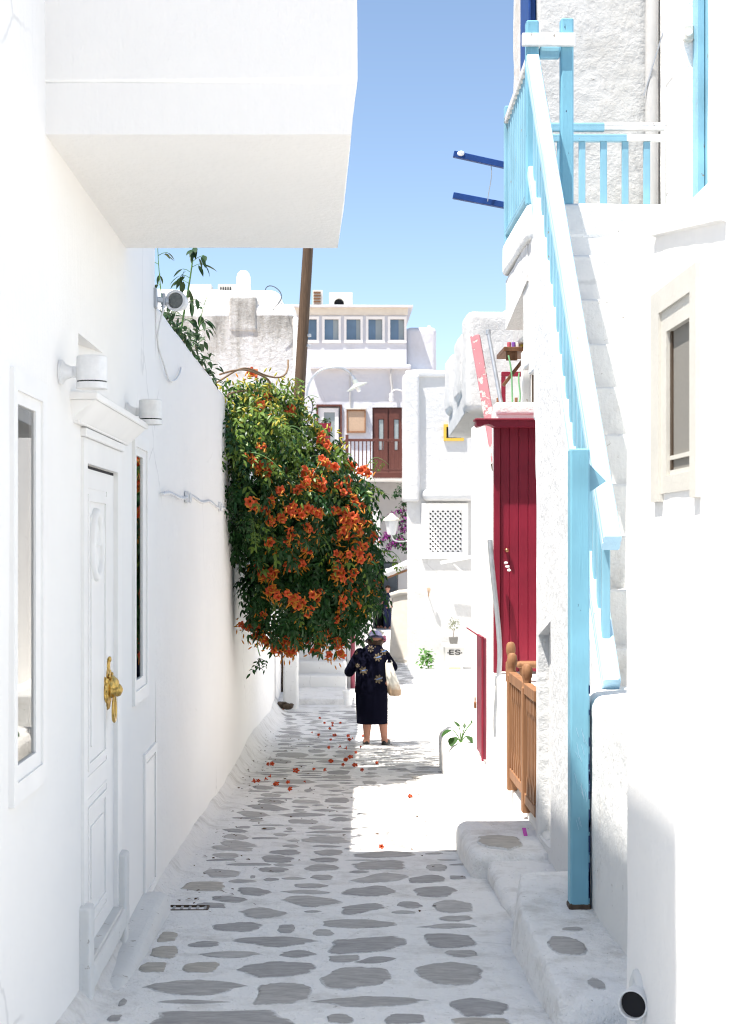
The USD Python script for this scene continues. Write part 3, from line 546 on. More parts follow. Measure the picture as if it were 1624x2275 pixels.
part(pp, 'collar', plaster(tm(ring(0, 0, 0, .075, .075, .025)).apply_translation((1.075, 5.34, -1.60)), .05, .012, 12, 4), 'wash_old', smooth=60)

# ---------------------------------------------------------------- benches
def lump(x0, x1, y0, y1, z0, z1, r=.06, seed=0, seg=.06, amp=.014): return plaster(rbox(x0, x1, y0, y1, z0, z1, r, 16), seg, amp, 3.0, seed)
pf = thing('platform', 'low whitewashed platform under the blue newel post', 'platform', (1.1, 6.7, -1.9))
plat = m3.Manifold.hull_points([(p[0], p[1], z) for p, z in [((.80, 5.62), -2.3), ((.78, 7.2), -2.3), ((.90, 7.95), -2.3), ((1.9, 5.62), -2.3), ((1.9, 7.95), -2.3), ((.845, 5.66), -1.70), ((.86, 7.1), -1.70), ((.97, 7.88), -1.70), ((1.9, 5.66), -1.70), ((1.9, 7.9), -1.70)]])
plat = plaster(plat, .045, .016, 3.0, 60)
plat = trimesh.smoothing.filter_laplacian(trimesh.Trimesh(plat.vertices, plat.faces, process=True), iterations=4)
part(pf, 'body', plat, 'wash_floor', smooth=60)
_pr = trimesh.ray.ray_triangle.RayMeshIntersector(plat)
def zc(x, y):
    o = np.stack([np.ravel(x), np.ravel(y), np.full(np.size(x), 0.0)], 1); loc, ri, _ = _pr.intersects_location(o, np.tile([0, 0, -1.0], (len(o), 1)), multiple_hits=False)
    z = np.full(len(o), -1.71); z[ri] = loc[:, 2]; return z.reshape(np.shape(x))
for (px, py, w_, h_) in ((1257, 2095, 84, 44), (1325, 2180, 34, 26), (1272, 2056, 44, 9)):
    Yp = 1.69 * F / (py - 1200); part(pf, 'stone', stone_mesh(X(px, Yp), Yp, w_ * Yp / F, h_ * Yp * Yp / (1.69 * F), 0, 'e', zc, px, lift=.006), 'paving_stone_grey', smooth=True, rim=rim_of(26))
kb = thing('kerb_step', 'low white plaster ledge joining the platform and the bench step', 'ledge', (1.1, 8.5, -2.0))
part(kb, 'body', lump(.92, 1.6, 7.7, 9.3, -2.5, -1.925, .05, 65, .06, .014), 'wash_floor', smooth=60)
bn = thing('bench', 'low whitewashed rounded bench step beyond the platform', 'bench', (1.1, 9.8, -2.0))
part(bn, 'body', lump(.83, 1.75, 9.15, 10.45, -2.5, -1.885, .07, 61, .06, .012), 'wash_floor', smooth=60)
zb = lambda x, y: np.full(np.shape(x), -1.880)
part(bn, 'stone', stone_mesh(X(1112, 9.5), 9.5, .27, .42, .1, 'e', zb, 77, lift=.004), 'paving_stone_brown', smooth=True, rim=rim_of(26))
sl = thing('stone_step', 'white step topped with a worn flat stone slab', 'step', (1.1, 12, -2.2))
part(sl, 'body', lump(.94, 1.45, 11.1, 13.2, -2.6, -2.075, .06, 62), 'wash_floor', smooth=60)
zs = lambda x, y: np.full(np.shape(x), -2.068)
part(sl, 'slab', stone_mesh(1.12, 12.1, .34, 1.1, .05, 'r', zs, 78, lift=.004), 'paving_stone_brown', smooth=True, rim=rim_of(26))
pl = thing('wall_plinth', 'rounded white plaster plinth along the foot of the wall with the crimson hatch', 'plinth', (1.2, 15, -2.2))
part(pl, 'body', lump(1.13, 1.5, 13.3, 16.4, -2.7, -1.98, .14, 63, .08), 'wash', smooth=60)
lw = thing('low_wall', 'low white wall block with a grey top beyond the big-leaved plant', 'wall', (1.7, 21, -2.5))
part(lw, 'body', lump(1.46, 2.3, 20.4, 22.2, -3.1, -2.07, .05, 64, .08), 'wash_old', smooth=60)
for nm, (gx0, gx1, gy_) , lab in (('drain_grate', (-.915, -.665, 8.16), 'slotted dark drain grate in the paving by the white house'), ('drain_grate', (.79, 1.05, 15.25), 'pale slotted drain grate in the sunlit paving on the right')):
    gt = thing(nm, lab, 'drain grate', ((gx0 + gx1) / 2, gy_, float(gz((gx0 + gx1) / 2, gy_))))
    z0 = float(gz((gx0 + gx1) / 2, gy_))
    part(gt, 'frame', tm(bbox(gx0, gx1, gy_ - .055, gy_ + .055, z0 - .02, z0 + .008, .004) - box(gx0 + .012, gx1 - .012, gy_ - .043, gy_ + .043, z0 - .05, z0 + .05)), 'wood_dark' if gx0 < 0 else 'paving_stone_brown')
    for k in range(6):
        xx = gx0 + .02 + (gx1 - gx0 - .04) * k / 5
        part(gt, 'bar', bbox(xx - .007, xx + .007, gy_ - .046, gy_ + .046, z0 - .012, z0 + .006, .002), 'paving_stone_slate' if gx0 < 0 else 'paving_stone_brown')
    part(gt, 'sump', box(gx0 + .005, gx1 - .005, gy_ - .05, gy_ + .05, z0 - .016, z0 - .012), 'dark_void' if gx0 < 0 else 'paving_stone_brown')

# ---------------------------------------------------------------- outside stair on the right
sh = thing('stair_house', 'white house on the right with an outside stair, a landing and a weathered upper wall', 'house', (2.0, 10.5, -1.9))
part(sh, 'stair_foot', lump(1.20, 1.9, 5.95, 7.62, -2.3, -.725, .06, 70, .08, .012), 'wash_old', smooth=60)
ys_ = [455, 566, 664, 763, 859, 965, 1075, 1190, 1310, 1442, 1569]
for k, py in enumerate(ys_[1:], 1):
    Yk = 10.3 - .265 * k; zk = Z(py, Yk)
    part(sh, 'step', plaster(rbox(1.34, 2.7, Yk, Yk + .42, zk - .75, zk, .018), .12, .005, 4, 80 + k), 'wash_old', smooth=50)
flank = [(7.45, -2.4), (9.72, -2.5), (9.70, .25), (9.80, 1.1), (9.85, 1.95), (9.85, 2.18), (9.78, 2.2), (7.45, -.80)]
fk = prismX(flank, 1.295, 1.42) - prismX([(9.05, -1.84), (9.60, -1.86), (9.60, -.60), (9.05, -.48)], 1.2, 1.36)
part(sh, 'stair_flank', plaster(fk, .07, .007, 4.0, 90), 'wash_rough', smooth=40)
part(sh, 'niche_back', box(1.362, 1.372, 9.06, 9.58, -1.83, -.55), 'wash_rough')
part(sh, 'inner_wall', plaster(box(2.6, 3.2, 7.0, 11.0, -2.4, 2.20), .2, .008, 2, 91), 'wash', smooth=50)
part(sh, 'landing', plaster(rbox(1.305, 3.2, 10.28, 11.75, 2.035, 2.275, .03), .12, .008, 3, 92), 'wash_old', smooth=50)
lower = prismX([(10.45, 1.78), (11.75, 1.62), (11.75, 2.0), (10.45, 2.05)], 1.33, 2.6)
part(sh, 'landing_riser', plaster(rbox(1.34, 2.7, 10.283, 10.75, 1.2, 2.2, .015), .12, .005, 4, 97), 'wash_old', smooth=50)
part(sh, 'corbel', plaster(lower, .1, .012, 4, 93), 'wash_old', smooth=50)
part(sh, 'weathered_wall', plaster(rbox(1.68, 2.74, 12.5, 14.2, 1.78, 5.4, .03), .12, .014, 3, 94), 'wash_weathered', smooth=50)
part(sh, 'support_block', plaster(box(2.3, 5.0, 11.8, 15.0, -2.5, 1.9), .3, .01, 2, 95), 'wash', smooth=50)
part(sh, 'corner_wall', plaster(box(2.665, 3.4, 11.86, 13.5, 1.95, 5.4), .15, .008, 3, 96), 'wash', smooth=40)
part(sh, 'blue_jamb', join(bbox(2.80, 2.855, 11.70, 11.859, 2.25, 5.3), bbox(2.86, 2.90, 11.62, 11.859, 2.25, 5.3)), 'blue_paint')
part(sh, 'blue_shutter', join(bbox(1.635, 1.678, 12.62, 13.30, 3.75, 5.3), bbox(1.615, 1.634, 12.58, 12.64, 3.7, 5.35)), 'deep_blue', label='blue shutter open against the upper side wall')
part(sh, 'downpipe', tube([(2.60, 12.42, 2.28), (2.60, 12.42, 4.2), (2.615, 12.42, 5.4)], .053, 14), 'white_pipe', smooth=50)
for k in range(3): part(sh, 'conduit', tube(spline([(2.675 + .018 * k, 12.2 - .10 * k, 2.26), (2.67 + .02 * k, 12.2 - .10 * k, 3.1), (2.68 + .02 * k, 12.2 - .10 * k, 4.0), (2.66 + .02 * k, 12.2 - .1 * k, 5.4)], 14), .011, 8), 'white_pipe', smooth=50)
part(sh, 'conduit_clip', cat_([tm(bbox(2.665, 2.735, 11.95, 12.2, z, z + .03)) for z in (2.75, 3.3, 3.62, 4.1, 4.3)]), 'white_pipe')
part(sh, 'pipe_tie', cyl((2.53, 12.40, 3.62), (2.68, 12.3, 4.15), .006, 6), 'galvanised'); part(sh, 'pipe_tie', cyl((2.5, 12.40, 2.72), (2.68, 12.38, 2.69), .006, 6), 'galvanised')
sb = part(sh, 'switch_box', bbox(2.72, 2.80, 11.815, 11.858, 3.88, 4.0, .008), 'paint_cream')
part(sb, 'knob', rot(lathe([(0, .03), (.022, .03), (.026, .0), (0, 0)], 16), [1, 0, 0], 90).apply_translation((2.76, 11.815, 3.935)), 'paint_white', smooth=40)

# stair railing
rl = thing('stair_railing', 'light blue wooden stair railing with flaking paint and tall newel posts', 'railing', (1.35, 8.8, 0))
H0, H1 = np.array([1.35, 7.38, -.015]), np.array([1.345, 10.28, 3.235])
def rail_mesh(a, b, w, h):    # moulded handrail: flat top with a groove down each side
    a, b = np.asarray(a, float), np.asarray(b, float); d = b - a; L = np.linalg.norm(d); d /= L
    s = np.cross(d, (0, 0, 1)); s /= np.linalg.norm(s); u = np.cross(s, d)
    prof = np.array([(-.42, .5), (.42, .5), (.5, .38), (.5, .12), (.44, .04), (.5, -.04), (.5, -.40), (.42, -.5), (-.42, -.5), (-.5, -.40), (-.5, -.04), (-.44, .04), (-.5, .12), (-.5, .38)])[::-1]
    m = tm(Manifold.extrude(CrossSection([prof * (w, h)], m3.FillRule.NonZero), L)); v = np.asarray(m.vertices)
    m2 = trimesh.Trimesh(a + v[:, :1] * s + v[:, 1:2] * u + v[:, 2:] * d, m.faces, process=False)
    if m2.volume < 0: m2.invert()
    return m2
part(rl, 'handrail', rail_mesh(H0, H1, .088, .10), 'pale_rail', smooth=25)
B0, B1 = np.array([1.345, 7.36, -.70]), np.array([1.345, 10.2, 2.47])
part(rl, 'bottom_rail', rail_mesh(B0, B1, .085, .085), 'pale_rail', smooth=25)
part(rl, 'newel_post', bbox(1.10, 1.19, 7.055, 7.145, -1.71, .425, .008), 'blue_post', label='thick blue post standing on the platform')
part(rl, 'post_wedge', prismY([(1.192, .22), (1.275, .275), (1.192, .36)], 7.11, 7.14), 'blue_paint')
fq = np.random.default_rng(33); chips = []
for _ in range(34):
    z_ = -1.66 + .95 * fq.random() ** 1.6; l_ = fq.uniform(.008, .05); w_ = fq.uniform(.002, .008)
    chips.append(tm(bbox(1.1905 - w_, 1.1908, 7.0535, 7.06, z_, z_ + l_, .0004)))
plain('bare_navy', (.012, .025, .085), .7, .3, 40.0)
part(rl, 'flaked_paint', cat_(chips), 'bare_navy', smooth=False, kind='stuff')
scr = []
for _ in range(16):
    x_ = fq.uniform(1.115, 1.17); z_ = fq.uniform(-1.3, -.85); scr.append(beam((x_, 7.0535, z_), (x_ + .012, 7.0535, z_ - fq.uniform(.02, .07)), .0016, .0016, (0, 1, 0), .0002))
part(rl, 'scratches', cat_(scr), 'pale_rail', smooth=False, kind='stuff')
part(rl, 'post_foot', plaster(bbox(1.093, 1.197, 7.048, 7.152, -1.74, -1.685, .01), .02, .008, 30, 2), 'wood_dark')
for k in range(21):
    y = 7.52 + k * .128; t_ = (y - 7.36) / 2.84
    zb_, zt_ = B0[2] + t_ * (B1[2] - B0[2]) + .02, H0[2] + (y - 7.38) / 2.9 * (H1[2] - H0[2]) - .03
    part(rl, 'baluster', bbox(1.325, 1.365, y - .024, y + .024, zb_, zt_, .005), 'blue_paint')
for x, zt_ in ((1.35, 3.52), (1.585, 3.535)):
    b = tm(bbox(x - .043, x + .043, 10.30, 10.385, 2.27, zt_, .010)); part(rl, 'tall_post', b, 'blue_post')
part(rl, 'white_plank', bbox(1.275, 1.635, 10.262, 10.297, 3.335, 3.42, .004), 'white_wood', label='weathered white plank nailed across the two tall posts')
part(rl, 'cross_bar', bbox(1.40, 1.535, 10.32, 10.37, 3.27, 3.345, .005), 'blue_paint')
lr = thing('landing_railing', 'light blue balustrade round the upper stair landing', 'railing', (1.5, 11.5, 2.27))
part(lr, 'balustrade_rail', rail_mesh((1.35, 10.39, 3.28), (1.35, 11.70, 3.22), .07, .055), 'white_wood', smooth=25)
part(lr, 'balustrade_rail', rail_mesh((1.35, 10.39, 2.36), (1.35, 11.70, 2.36), .06, .05), 'blue_paint', smooth=25)
for k in range(11): part(lr, 'baluster', bbox(1.335, 1.365, 10.46 + .11 * k, 10.51 + .11 * k, 2.38, 3.26, .004), 'blue_paint')
part(lr, 'corner_post', bbox(1.315, 1.385, 11.67, 11.74, 2.27, 3.33, .006), 'blue_paint')
part(lr, 'balustrade_rail', rail_mesh((1.39, 11.70, 3.17), (2.08, 11.70, 3.17), .06, .06), 'blue_paint', smooth=25)
part(lr, 'balustrade_rail', rail_mesh((2.08, 11.70, 3.175), (2.55, 11.70, 3.175), .06, .055), 'white_wood', smooth=25, label='bare weathered end of the back rail')
part(lr, 'balustrade_rail', rail_mesh((1.39, 11.69, 3.085), (2.25, 11.69, 3.085), .05, .055), 'blue_paint', smooth=25)
part(lr, 'balustrade_rail', rail_mesh((2.25, 11.69, 3.085), (2.55, 11.69, 3.085), .05, .05), 'white_wood', smooth=25)
for k in range(6): part(lr, 'baluster', bbox(1.555 + .1655 * k, 1.605 + .1655 * k, 11.68, 11.71, 2.27, 3.06, .004), 'blue_paint')

# projecting blue beams
for (za, zb2, y, lab) in ((3.27, 3.12, 12.9, 'upper of two dark blue beams jutting out over the alley'), (2.93, 2.80, 12.95, 'lower of two dark blue beams jutting out over the alley')):
    bt = thing('blue_beam', lab, 'beam', (1.4, y, za))
    part(bt, 'beam', beam((1.02, y, za), (1.70, y, zb2), .05, .052), 'deep_blue')
    if za > 3: part(bt, 'wire', tube(spline([(1.33, y, 3.2), (1.34, y - .01, 3.08), (1.325, y, 2.98), (1.31, y, 2.87)], 14), .004, 5), 'galvanised')
    if za > 3: part(bt, 'white_cup', blob((1.08, y - .02, 3.27), .03, (1, 1, .8), .2, 30, 3, 2), 'paint_white')

# ---------------------------------------------------------------- house with the crimson door
dh = thing('crimson_door_house', 'white house with a tall crimson plank door and a roof terrace', 'house', (1.9, 14, -2.2))
main = box(1.36, 4.5, 12.8, 15.0, -2.8, 1.10) - box(1.3, 2.2, 12.7, 12.92, -1.12, .985)
part(dh, 'wall', plaster(main, .12, .008, 2.5, 100), 'wash', smooth=40)
part(dh, 'terrace_parapet', plaster(rbox(1.36, 3.0, 12.78, 13.0, 1.05, 1.16, .03), .1, .006, 4, 101), 'wash', smooth=50)
dr = part(dh, 'door', bbox(1.345, 1.395, 12.72, 12.79, -1.11, .98), 'crimson', label='frame stile of the crimson door')
for k in range(8):
    x0 = 1.398 + .0785 * k; part(dr, 'plank', bbox(x0, x0 + .0765, 12.745, 12.785, -1.10, .975, .004), 'crimson')
part(dr, 'knob', blob((1.45, 12.72, -.085), .018, (1, 1.2, 1), .1, 40, 2, 2), 'copper_knob', smooth=60)
part(dr, 'paint_patch', cat_([blob((1.447 + .012 * k, 12.746, -.19 - .03 * k), .018, (1.2, .12, .7), .4, 60, 20 + k, 2) for k in range(3)]), 'paint_white', smooth=60)
og = [(1.185, .985), (1.185, .955), (1.20, .942), (1.225, .945), (1.255, .958), (1.285, .962), (1.315, .952), (1.34, .938), (2.2, .938), (2.2, .99), (1.19, .995)]
part(dh, 'lintel', prismY(og, 12.60, 12.775), 'crimson', label='crimson lintel with a curved end')
part(dh, 'lintel_cap', bbox(1.175, 2.2, 12.585, 12.78, .992, 1.008, .003), 'crimson')
part(dh, 'balcony', plaster((rbox(1.33, 3.0, 15.2, 15.75, 1.29, 2.29, .07) + m3.Manifold.hull_points([(1.345, 15.5, 1.29), (1.42, 18.8, 1.265), (3, 15.5, 1.29), (3, 18.8, 1.27), (1.345, 15.5, 1.78), (1.42, 18.8, 1.72), (3, 15.5, 1.78), (3, 18.8, 1.72)])
     + rbox(1.335, 3.0, 15.95, 16.9, 1.5, 2.20, .08) + rbox(1.355, 3.0, 17.75, 18.55, 1.5, 2.18, .08)), .12, .014, 2.5, 102), 'wash_aged', smooth=50)
part(dh, 'yard_wall', plaster(box(1.95, 4.5, 14.9, 19.0, -3.0, 2.0), .3, .01, 2, 103), 'wash', smooth=40)
part(dh, 'terrace_wall', plaster(rbox(1.80, 4.2, 16.2, 16.5, 1.0, 2.45, .05), .12, .01, 2, 104), 'wash', smooth=50)
hatch = part(dh, 'hatch', bbox(1.335, 1.358, 13.50, 14.15, -1.945, -.87, .004), 'crimson_faded', label='narrow faded crimson hatch low in the side wall')
part(hatch, 'hatch_edge', join(bbox(1.315, 1.334, 13.49, 13.53, -1.96, -.855, .003), beam((1.31, 13.5, -.86), (1.22, 13.9, -.80), .012, .012)), 'crimson')
part(hatch, 'padlock', join(bbox(1.30, 1.32, 14.03, 14.06, -1.55, -1.49), ring(1.31, 14.05, -1.47, .016, .022, .004)), 'copper_knob')
pk = thing('pink_board', 'long pink board with flaked paint leaning beside the crimson door', 'board', (1.3, 13, 1.2))
part(pk, 'board', beam((1.395, 12.98, .66), (1.235, 13.25, 1.78), .085, .03, (.3, 1, 0), .004), 'pink_paint')
part(pk, 'dark_end', beam((1.403, 12.965, .60), (1.395, 12.98, .658), .10, .034, (.3, 1, 0), .004), 'wood_dark')
solo('leaning_pole', 'thin grey metal pole leaning beside the pink board', 'pole', join(cyl((1.43, 12.9, 1.12), (1.335, 13.1, 1.78), .017, 12), lathe([(0, .03), (.02, .02), (.022, -.02), (0, -.03)], 12, (1.335, 13.1, 1.79))), 'galvanised', smooth=40)
solo('grey_drainpipe', 'grey bent drainpipe running down beside the crimson door', 'drainpipe', join(tube(spline([(1.30, 12.62, .0), (1.335, 12.60, -.4), (1.37, 12.58, -.78), (1.375, 12.56, -.92), (1.36, 12.55, -1.2), (1.345, 12.55, -1.62)], 40), .021, 12),
     cyl((1.362, 12.55, -1.12), (1.358, 12.55, -1.20), .026, 12)), 'galvanised', smooth=50)
# things on the roof terrace
tb = thing('wooden_table', 'brown wooden folding table on the roof terrace', 'table', (1.65, 14, 1.3))
part(tb, 'table_top', bbox(1.535, 1.80, 13.7, 14.3, 1.70, 1.74), 'wood_brown')
part(tb, 'apron', bbox(1.56, 1.66, 13.72, 13.75, 1.62, 1.699), 'wood_brown')
part(tb, 'leg', beam((1.54, 13.80, 1.40), (1.77, 13.80, 1.695), .03, .04, (0, 1, 0)), 'wood_brown')
part(tb, 'leg', beam((1.545, 14.15, 1.32), (1.68, 14.15, 1.10), .03, .04, (0, 1, 0)), 'wood_brown')
for i, (x, c) in enumerate(((1.60, (.45, .10, .12)), (1.64, (.20, .08, .35)), (1.68, (.62, .56, .50)), (1.72, (.60, .48, .06)), (1.755, (.60, .58, .5)))):
    nm = ['red', 'purple', 'ivory', 'yellow', 'beige'][i]; plain('tin_' + nm, c, .4, .1, 30.0)
    solo('tin', f'small {nm} tin in the row on the wooden terrace table', 'tin', lathe([(0, 1.74), (.017, 1.74), (.018, 1.75), (.018, 1.795), (.015, 1.80), (0, 1.80)], 14, (x, 13.85, 0)), 'tin_' + nm, smooth=40, group='tins on the terrace table')
wpst = thing('white_post', 'old cracked white wooden post on the roof terrace', 'post', (1.78, 13.4, 1.1))
part(wpst, 'post', tm(bbox(1.655, 1.735, 13.35, 13.43, 1.08, 1.66, .012)), 'white_wood')
solo('dark_board', 'dark brown upright board on the roof terrace beside the white post', 'board', bbox(1.725, 1.80, 13.2, 13.24, 1.08, 1.72, .004), 'wood_dark')
plain('hose_green', (.16, .36, .17), .4, .1, 10.0)
solo('garden_hose', 'bright green hose hanging under the wooden table', 'hose', tube(spline([(1.575, 13.68, 1.66), (1.60, 13.66, 1.5), (1.605, 13.65, 1.3), (1.63, 13.62, 1.16), (1.655, 13.62, 1.2), (1.665, 13.64, 1.4), (1.67, 13.66, 1.5)], 30), .0075, 8), 'hose_green', smooth=60)
cr = thing('wooden_crate', 'light orange wooden crate under the terrace table', 'crate', (1.66, 14.4, 1.15))
for k in range(3): part(cr, 'slat', bbox(1.56, 1.76, 14.5, 14.52, 1.10 + .075 * k, 1.165 + .075 * k), 'wood_orange')
for x in (1.56, 1.735): part(cr, 'corner_post', bbox(x, x + .025, 14.52, 14.55, 1.08, 1.36), 'wood_orange')
solo('burgundy_rail', 'burgundy rail across the back of the roof terrace', 'rail', join(bbox(1.66, 2.4, 15.0, 15.05, 1.615, 1.66), bbox(1.66, 1.70, 15.0, 15.05, 1.0, 1.614), bbox(2.35, 2.4, 15.0, 15.05, 1.0, 1.614)), 'crimson', smooth=False)
# stoop and its wooden railing
sp = thing('stoop', 'white stoop carrying the orange wooden railing', 'stoop', (1.6, 11, -1.9))
part(sp, 'body', lump(1.315, 2.6, 9.4, 12.55, -2.6, -1.83, .03, 105, .08, .01), 'wash_old', smooth=60)
part(sp, 'step', lump(1.345, 2.6, 11.75, 12.73, -1.9, -1.115, .03, 106, .08, .008), 'wash', smooth=60)
wf = thing('wooden_railing', 'orange varnished wooden railing with rounded posts on the stoop', 'railing', (1.3, 10.5, -1.8))
def knob_post(x, y, z0, zt_, s=.074):
    body = tm(bbox(x - s / 2, x + s / 2, y - s / 2, y + s / 2, z0, zt_ - .16, .006))
    n_ = 16; prof = [(s * .5, zt_ - .165), (s * .42, zt_ - .15), (s * .36, zt_ - .125), (s * .40, zt_ - .105), (s * .5, zt_ - .08), (s * .52, zt_ - .05), (s * .45, zt_ - .02), (s * .28, zt_ - .004), (0, zt_)]
    return join(body, lathe(prof, n_, (x, y, 0)))
for (x, y, z0, zt_) in ((1.312, 10.30, -1.84, -.835), (1.312, 11.16, -1.83, -.825), (1.40, 12.0, -1.83, -.80)): part(wf, 'post', knob_post(x, y, z0, zt_), 'wood_orange', smooth=40)
for (y0, y1, zb1) in ((9.74, 10.262, -1.70), (10.338, 11.122, -1.66)):
    part(wf, 'top_rail', beam((1.312, y0, -1.0), (1.312, y1, -1.0), .055, .075), 'wood_orange')
    part(wf, 'bottom_rail', beam((1.312, y0, zb1 - .04), (1.312, y1, zb1 - .04), .05, .07), 'wood_orange')
    for k in range(6):
        y = y0 + .08 + (y1 - y0 - .16) * k / 5
        def sec(h, z): return [(1.312 + sx * h, y + sy * h, z) for sx in (-1, 1) for sy in (-1, 1)]
        zz0, zz1 = zb1 - .01, -1.035
        b = join(m3.Manifold.hull_points(sec(.019, zz0) + sec(.019, zz0 + .10) + sec(.014, zz0 + .14)), m3.Manifold.hull_points(sec(.014, zz0 + .14) + sec(.014, zz1 - .14)), m3.Manifold.hull_points(sec(.014, zz1 - .14) + sec(.019, zz1 - .10) + sec(.019, zz1)))
        part(wf, 'baluster', b, 'wood_orange', smooth=False)
part(wf, 'cross_rail', join(rbox(1.44, 1.62, 11.93, 12.07, -1.005, -.955, .02), bbox(1.62, 2.2, 11.97, 12.03, -1.02, -.94)), 'wood_orange', smooth=40)
part(wf, 'cross_post', bbox(1.47, 1.535, 11.96, 12.03, -1.84, -1.006), 'wood_orange')
# plants on the right
def leaf_blade(L, W, bend=.25, n=5, fold=.15):
    t_ = np.linspace(0, 1, n); wv = W / 2 * np.sin(np.pi * t_ ** .8) ** .8; z = -bend * L * t_ ** 2
    l_ = np.stack([-wv, t_ * L, z + fold * wv], 1); m_ = np.stack([0 * t_, t_ * L, z], 1); r_ = np.stack([wv, t_ * L, z + fold * wv], 1)
    v = np.vstack([l_, m_, r_]); f = []
    for i in range(n - 1):
        f += [[i, n + i, n + i + 1], [i, n + i + 1, i + 1], [n + i, 2 * n + i, 2 * n + i + 1], [n + i, 2 * n + i + 1, n + i + 1]]
    return v, np.array(f)
def orient(v, pos, yaw, pitch, roll=0.0):
    R = trimesh.transformations.euler_matrix(pitch, roll, yaw, 'sxyz')[:3, :3]
    Rz = trimesh.transformations.rotation_matrix(yaw, [0, 0, 1])[:3, :3]; Rx = trimesh.transformations.rotation_matrix(pitch, [1, 0, 0])[:3, :3]; Ry = trimesh.transformations.rotation_matrix(roll, [0, 1, 0])[:3, :3]
    return v @ (Rz @ Rx @ Ry).T + np.asarray(pos)
def bl(L, W, pos, yaw, pitch, roll=0, **k):
    v, f = leaf_blade(L, W, **k); return trimesh.Trimesh(orient(v, pos, yaw, pitch, roll), f, process=False)
wp = thing('big_leaved_plant', 'young plant with a few big round leaves growing on the rounded white plinth', 'plant', (1.25, 15, -1.99))
pb = np.array([1.25, 14.9, -2.0])
for i, (dx, dz, L, W, yaw, pitch) in enumerate(((-.11, .15, .13, .12, 1.9, -.3), (.12, .21, .15, .12, -1.2, .5), (-.02, .17, .09, .05, .8, .9), (-.07, .08, .12, .11, 2.5, -.6), (.06, .09, .12, .10, -2.2, -.5), (.04, .16, .06, .03, -.2, 1.2))):
    tip = pb + (dx * .8, -.03, dz)
    part(wp, 'stem', tube(spline([pb, pb + (dx * .3, -.02, dz * .6), tip], 8), .006, 6), 'green_stem', smooth=60)
    part(wp, 'leaf', bl(L, W, tip, yaw, pitch, n=6), 'herb_leaf', smooth=True)
# ---------------------------------------------------------------- lattice-window house at the end on the right
lh = thing('lattice_house', 'white house with a lattice window and a rounded hood at the end on the right', 'house', (2.6, 36, -2.9))
body = prismZ([(1.70, 35.0), (4.6, 35.0), (6.0, 44.0), (2.5, 44.0)], -3.4, 3.83) - box(2.12, 2.98, 34.9, 35.25, -.28, .72)
part(lh, 'wall', plaster(body, .35, .015, 1.2, 120), 'wash_aged', smooth=40)
part(lh, 'corner_bay', plaster(rbox(1.60, 1.98, 34.86, 35.4, .88, 3.80, .06), .15, .012, 2, 121), 'wash_aged', smooth=50)
part(lh, 'roof_edge', plaster(rbox(1.66, 4.7, 34.93, 35.3, 3.75, 3.90, .05), .2, .012, 2, 122), 'wash_aged', smooth=50)
part(lh, 'window_hood', plaster(rbox(2.05, 3.32, 34.62, 35.05, .90, 1.16, .11), .08, .006, 4, 123), 'wash_aged', smooth=60)
lw_ = part(lh, 'window', box(2.03, 3.10, 34.93, 35.02, -.42, .85) - box(2.20, 2.96, 34.8, 35.2, -.27, .68), 'paint_white', label='lattice window in a white frame')
lat = []
for s in (-1, 1):
    for k in range(-13, 14):
        x0, x1 = 2.19, 2.97; c = .2 + k * .115
        # line z = c + s*(x-2.58)
        xa, xb = 2.19, 2.97; za, zb2 = c + s * (xa - 2.58), c + s * (xb - 2.58)
        def clip(xa, za, xb, zb2, lo=-.28, hi=.69):
            t0, t1 = 0., 1.; dz = zb2 - za
            for lim, sg in ((lo, 1), (hi, -1)):
                a0, a1 = sg * (za - lim), sg * (zb2 - lim)
                if a0 < 0 and a1 < 0: return None
                if a0 < 0: t0 = max(t0, a0 / (a0 - a1))
                if a1 < 0: t1 = min(t1, a0 / (a0 - a1))
            return (xa + t0 * (xb - xa), za + t0 * dz, xa + t1 * (xb - xa), za + t1 * dz) if t1 - t0 > .03 else None
        q = clip(xa, za, xb, zb2)
        if q: part(lw_, 'lattice_slat', beam((q[0], 34.97 + .012 * s, q[1]), (q[2], 34.97 + .012 * s, q[3]), .012, .042, (0, 0, 1), .002), 'paint_white', smooth=False)
part(lw_, 'dark_inside', box(2.13, 2.97, 35.20, 35.22, -.28, .70), 'dark_void')
plain('yellow_trim', (.62, .40, .06), .5, .1, 10.0)
yw = part(lh, 'yellow_window', box(2.54, 3.0, 34.94, 35.0, 2.28, 2.66) - box(2.60, 2.94, 34.8, 35.1, 2.34, 2.60), 'yellow_trim', label='small yellow framed window high in the wall')
part(yw, 'pane', box(2.59, 2.95, 34.965, 34.985, 2.33, 2.61), 'dark_void')
bxp = lambda px: X(px, 34.5)
mb = thing('mail_box', 'white box bearing the letters ES against the lattice house', 'box', (2.73, 34.4, -2.9))
part(mb, 'body', m3.Manifold.hull_points([(2.55, 34.2, -2.92), (2.91, 34.2, -2.92), (2.55, 34.7, -2.92), (2.91, 34.7, -2.92), (2.51, 34.15, -2.38), (2.95, 34.15, -2.38), (2.51, 34.75, -2.38), (2.95, 34.75, -2.38)]), 'box_white')
part(mb, 'lid', bbox(2.47, 2.99, 34.1, 34.78, -2.40, -2.34, .01), 'box_white')
tx = meshkit.text_mesh('ES', .11, .006, bold=True); tx.apply_scale((1.5, 1, 1)); tx = rot(tx, [1, 0, 0], 90); bnd = tx.bounds
tx.apply_translation((2.73 - (bnd[0][0] + bnd[1][0]) / 2, 34.148, -2.57)); plain('ink_black', (.02, .02, .02), .6, .1)
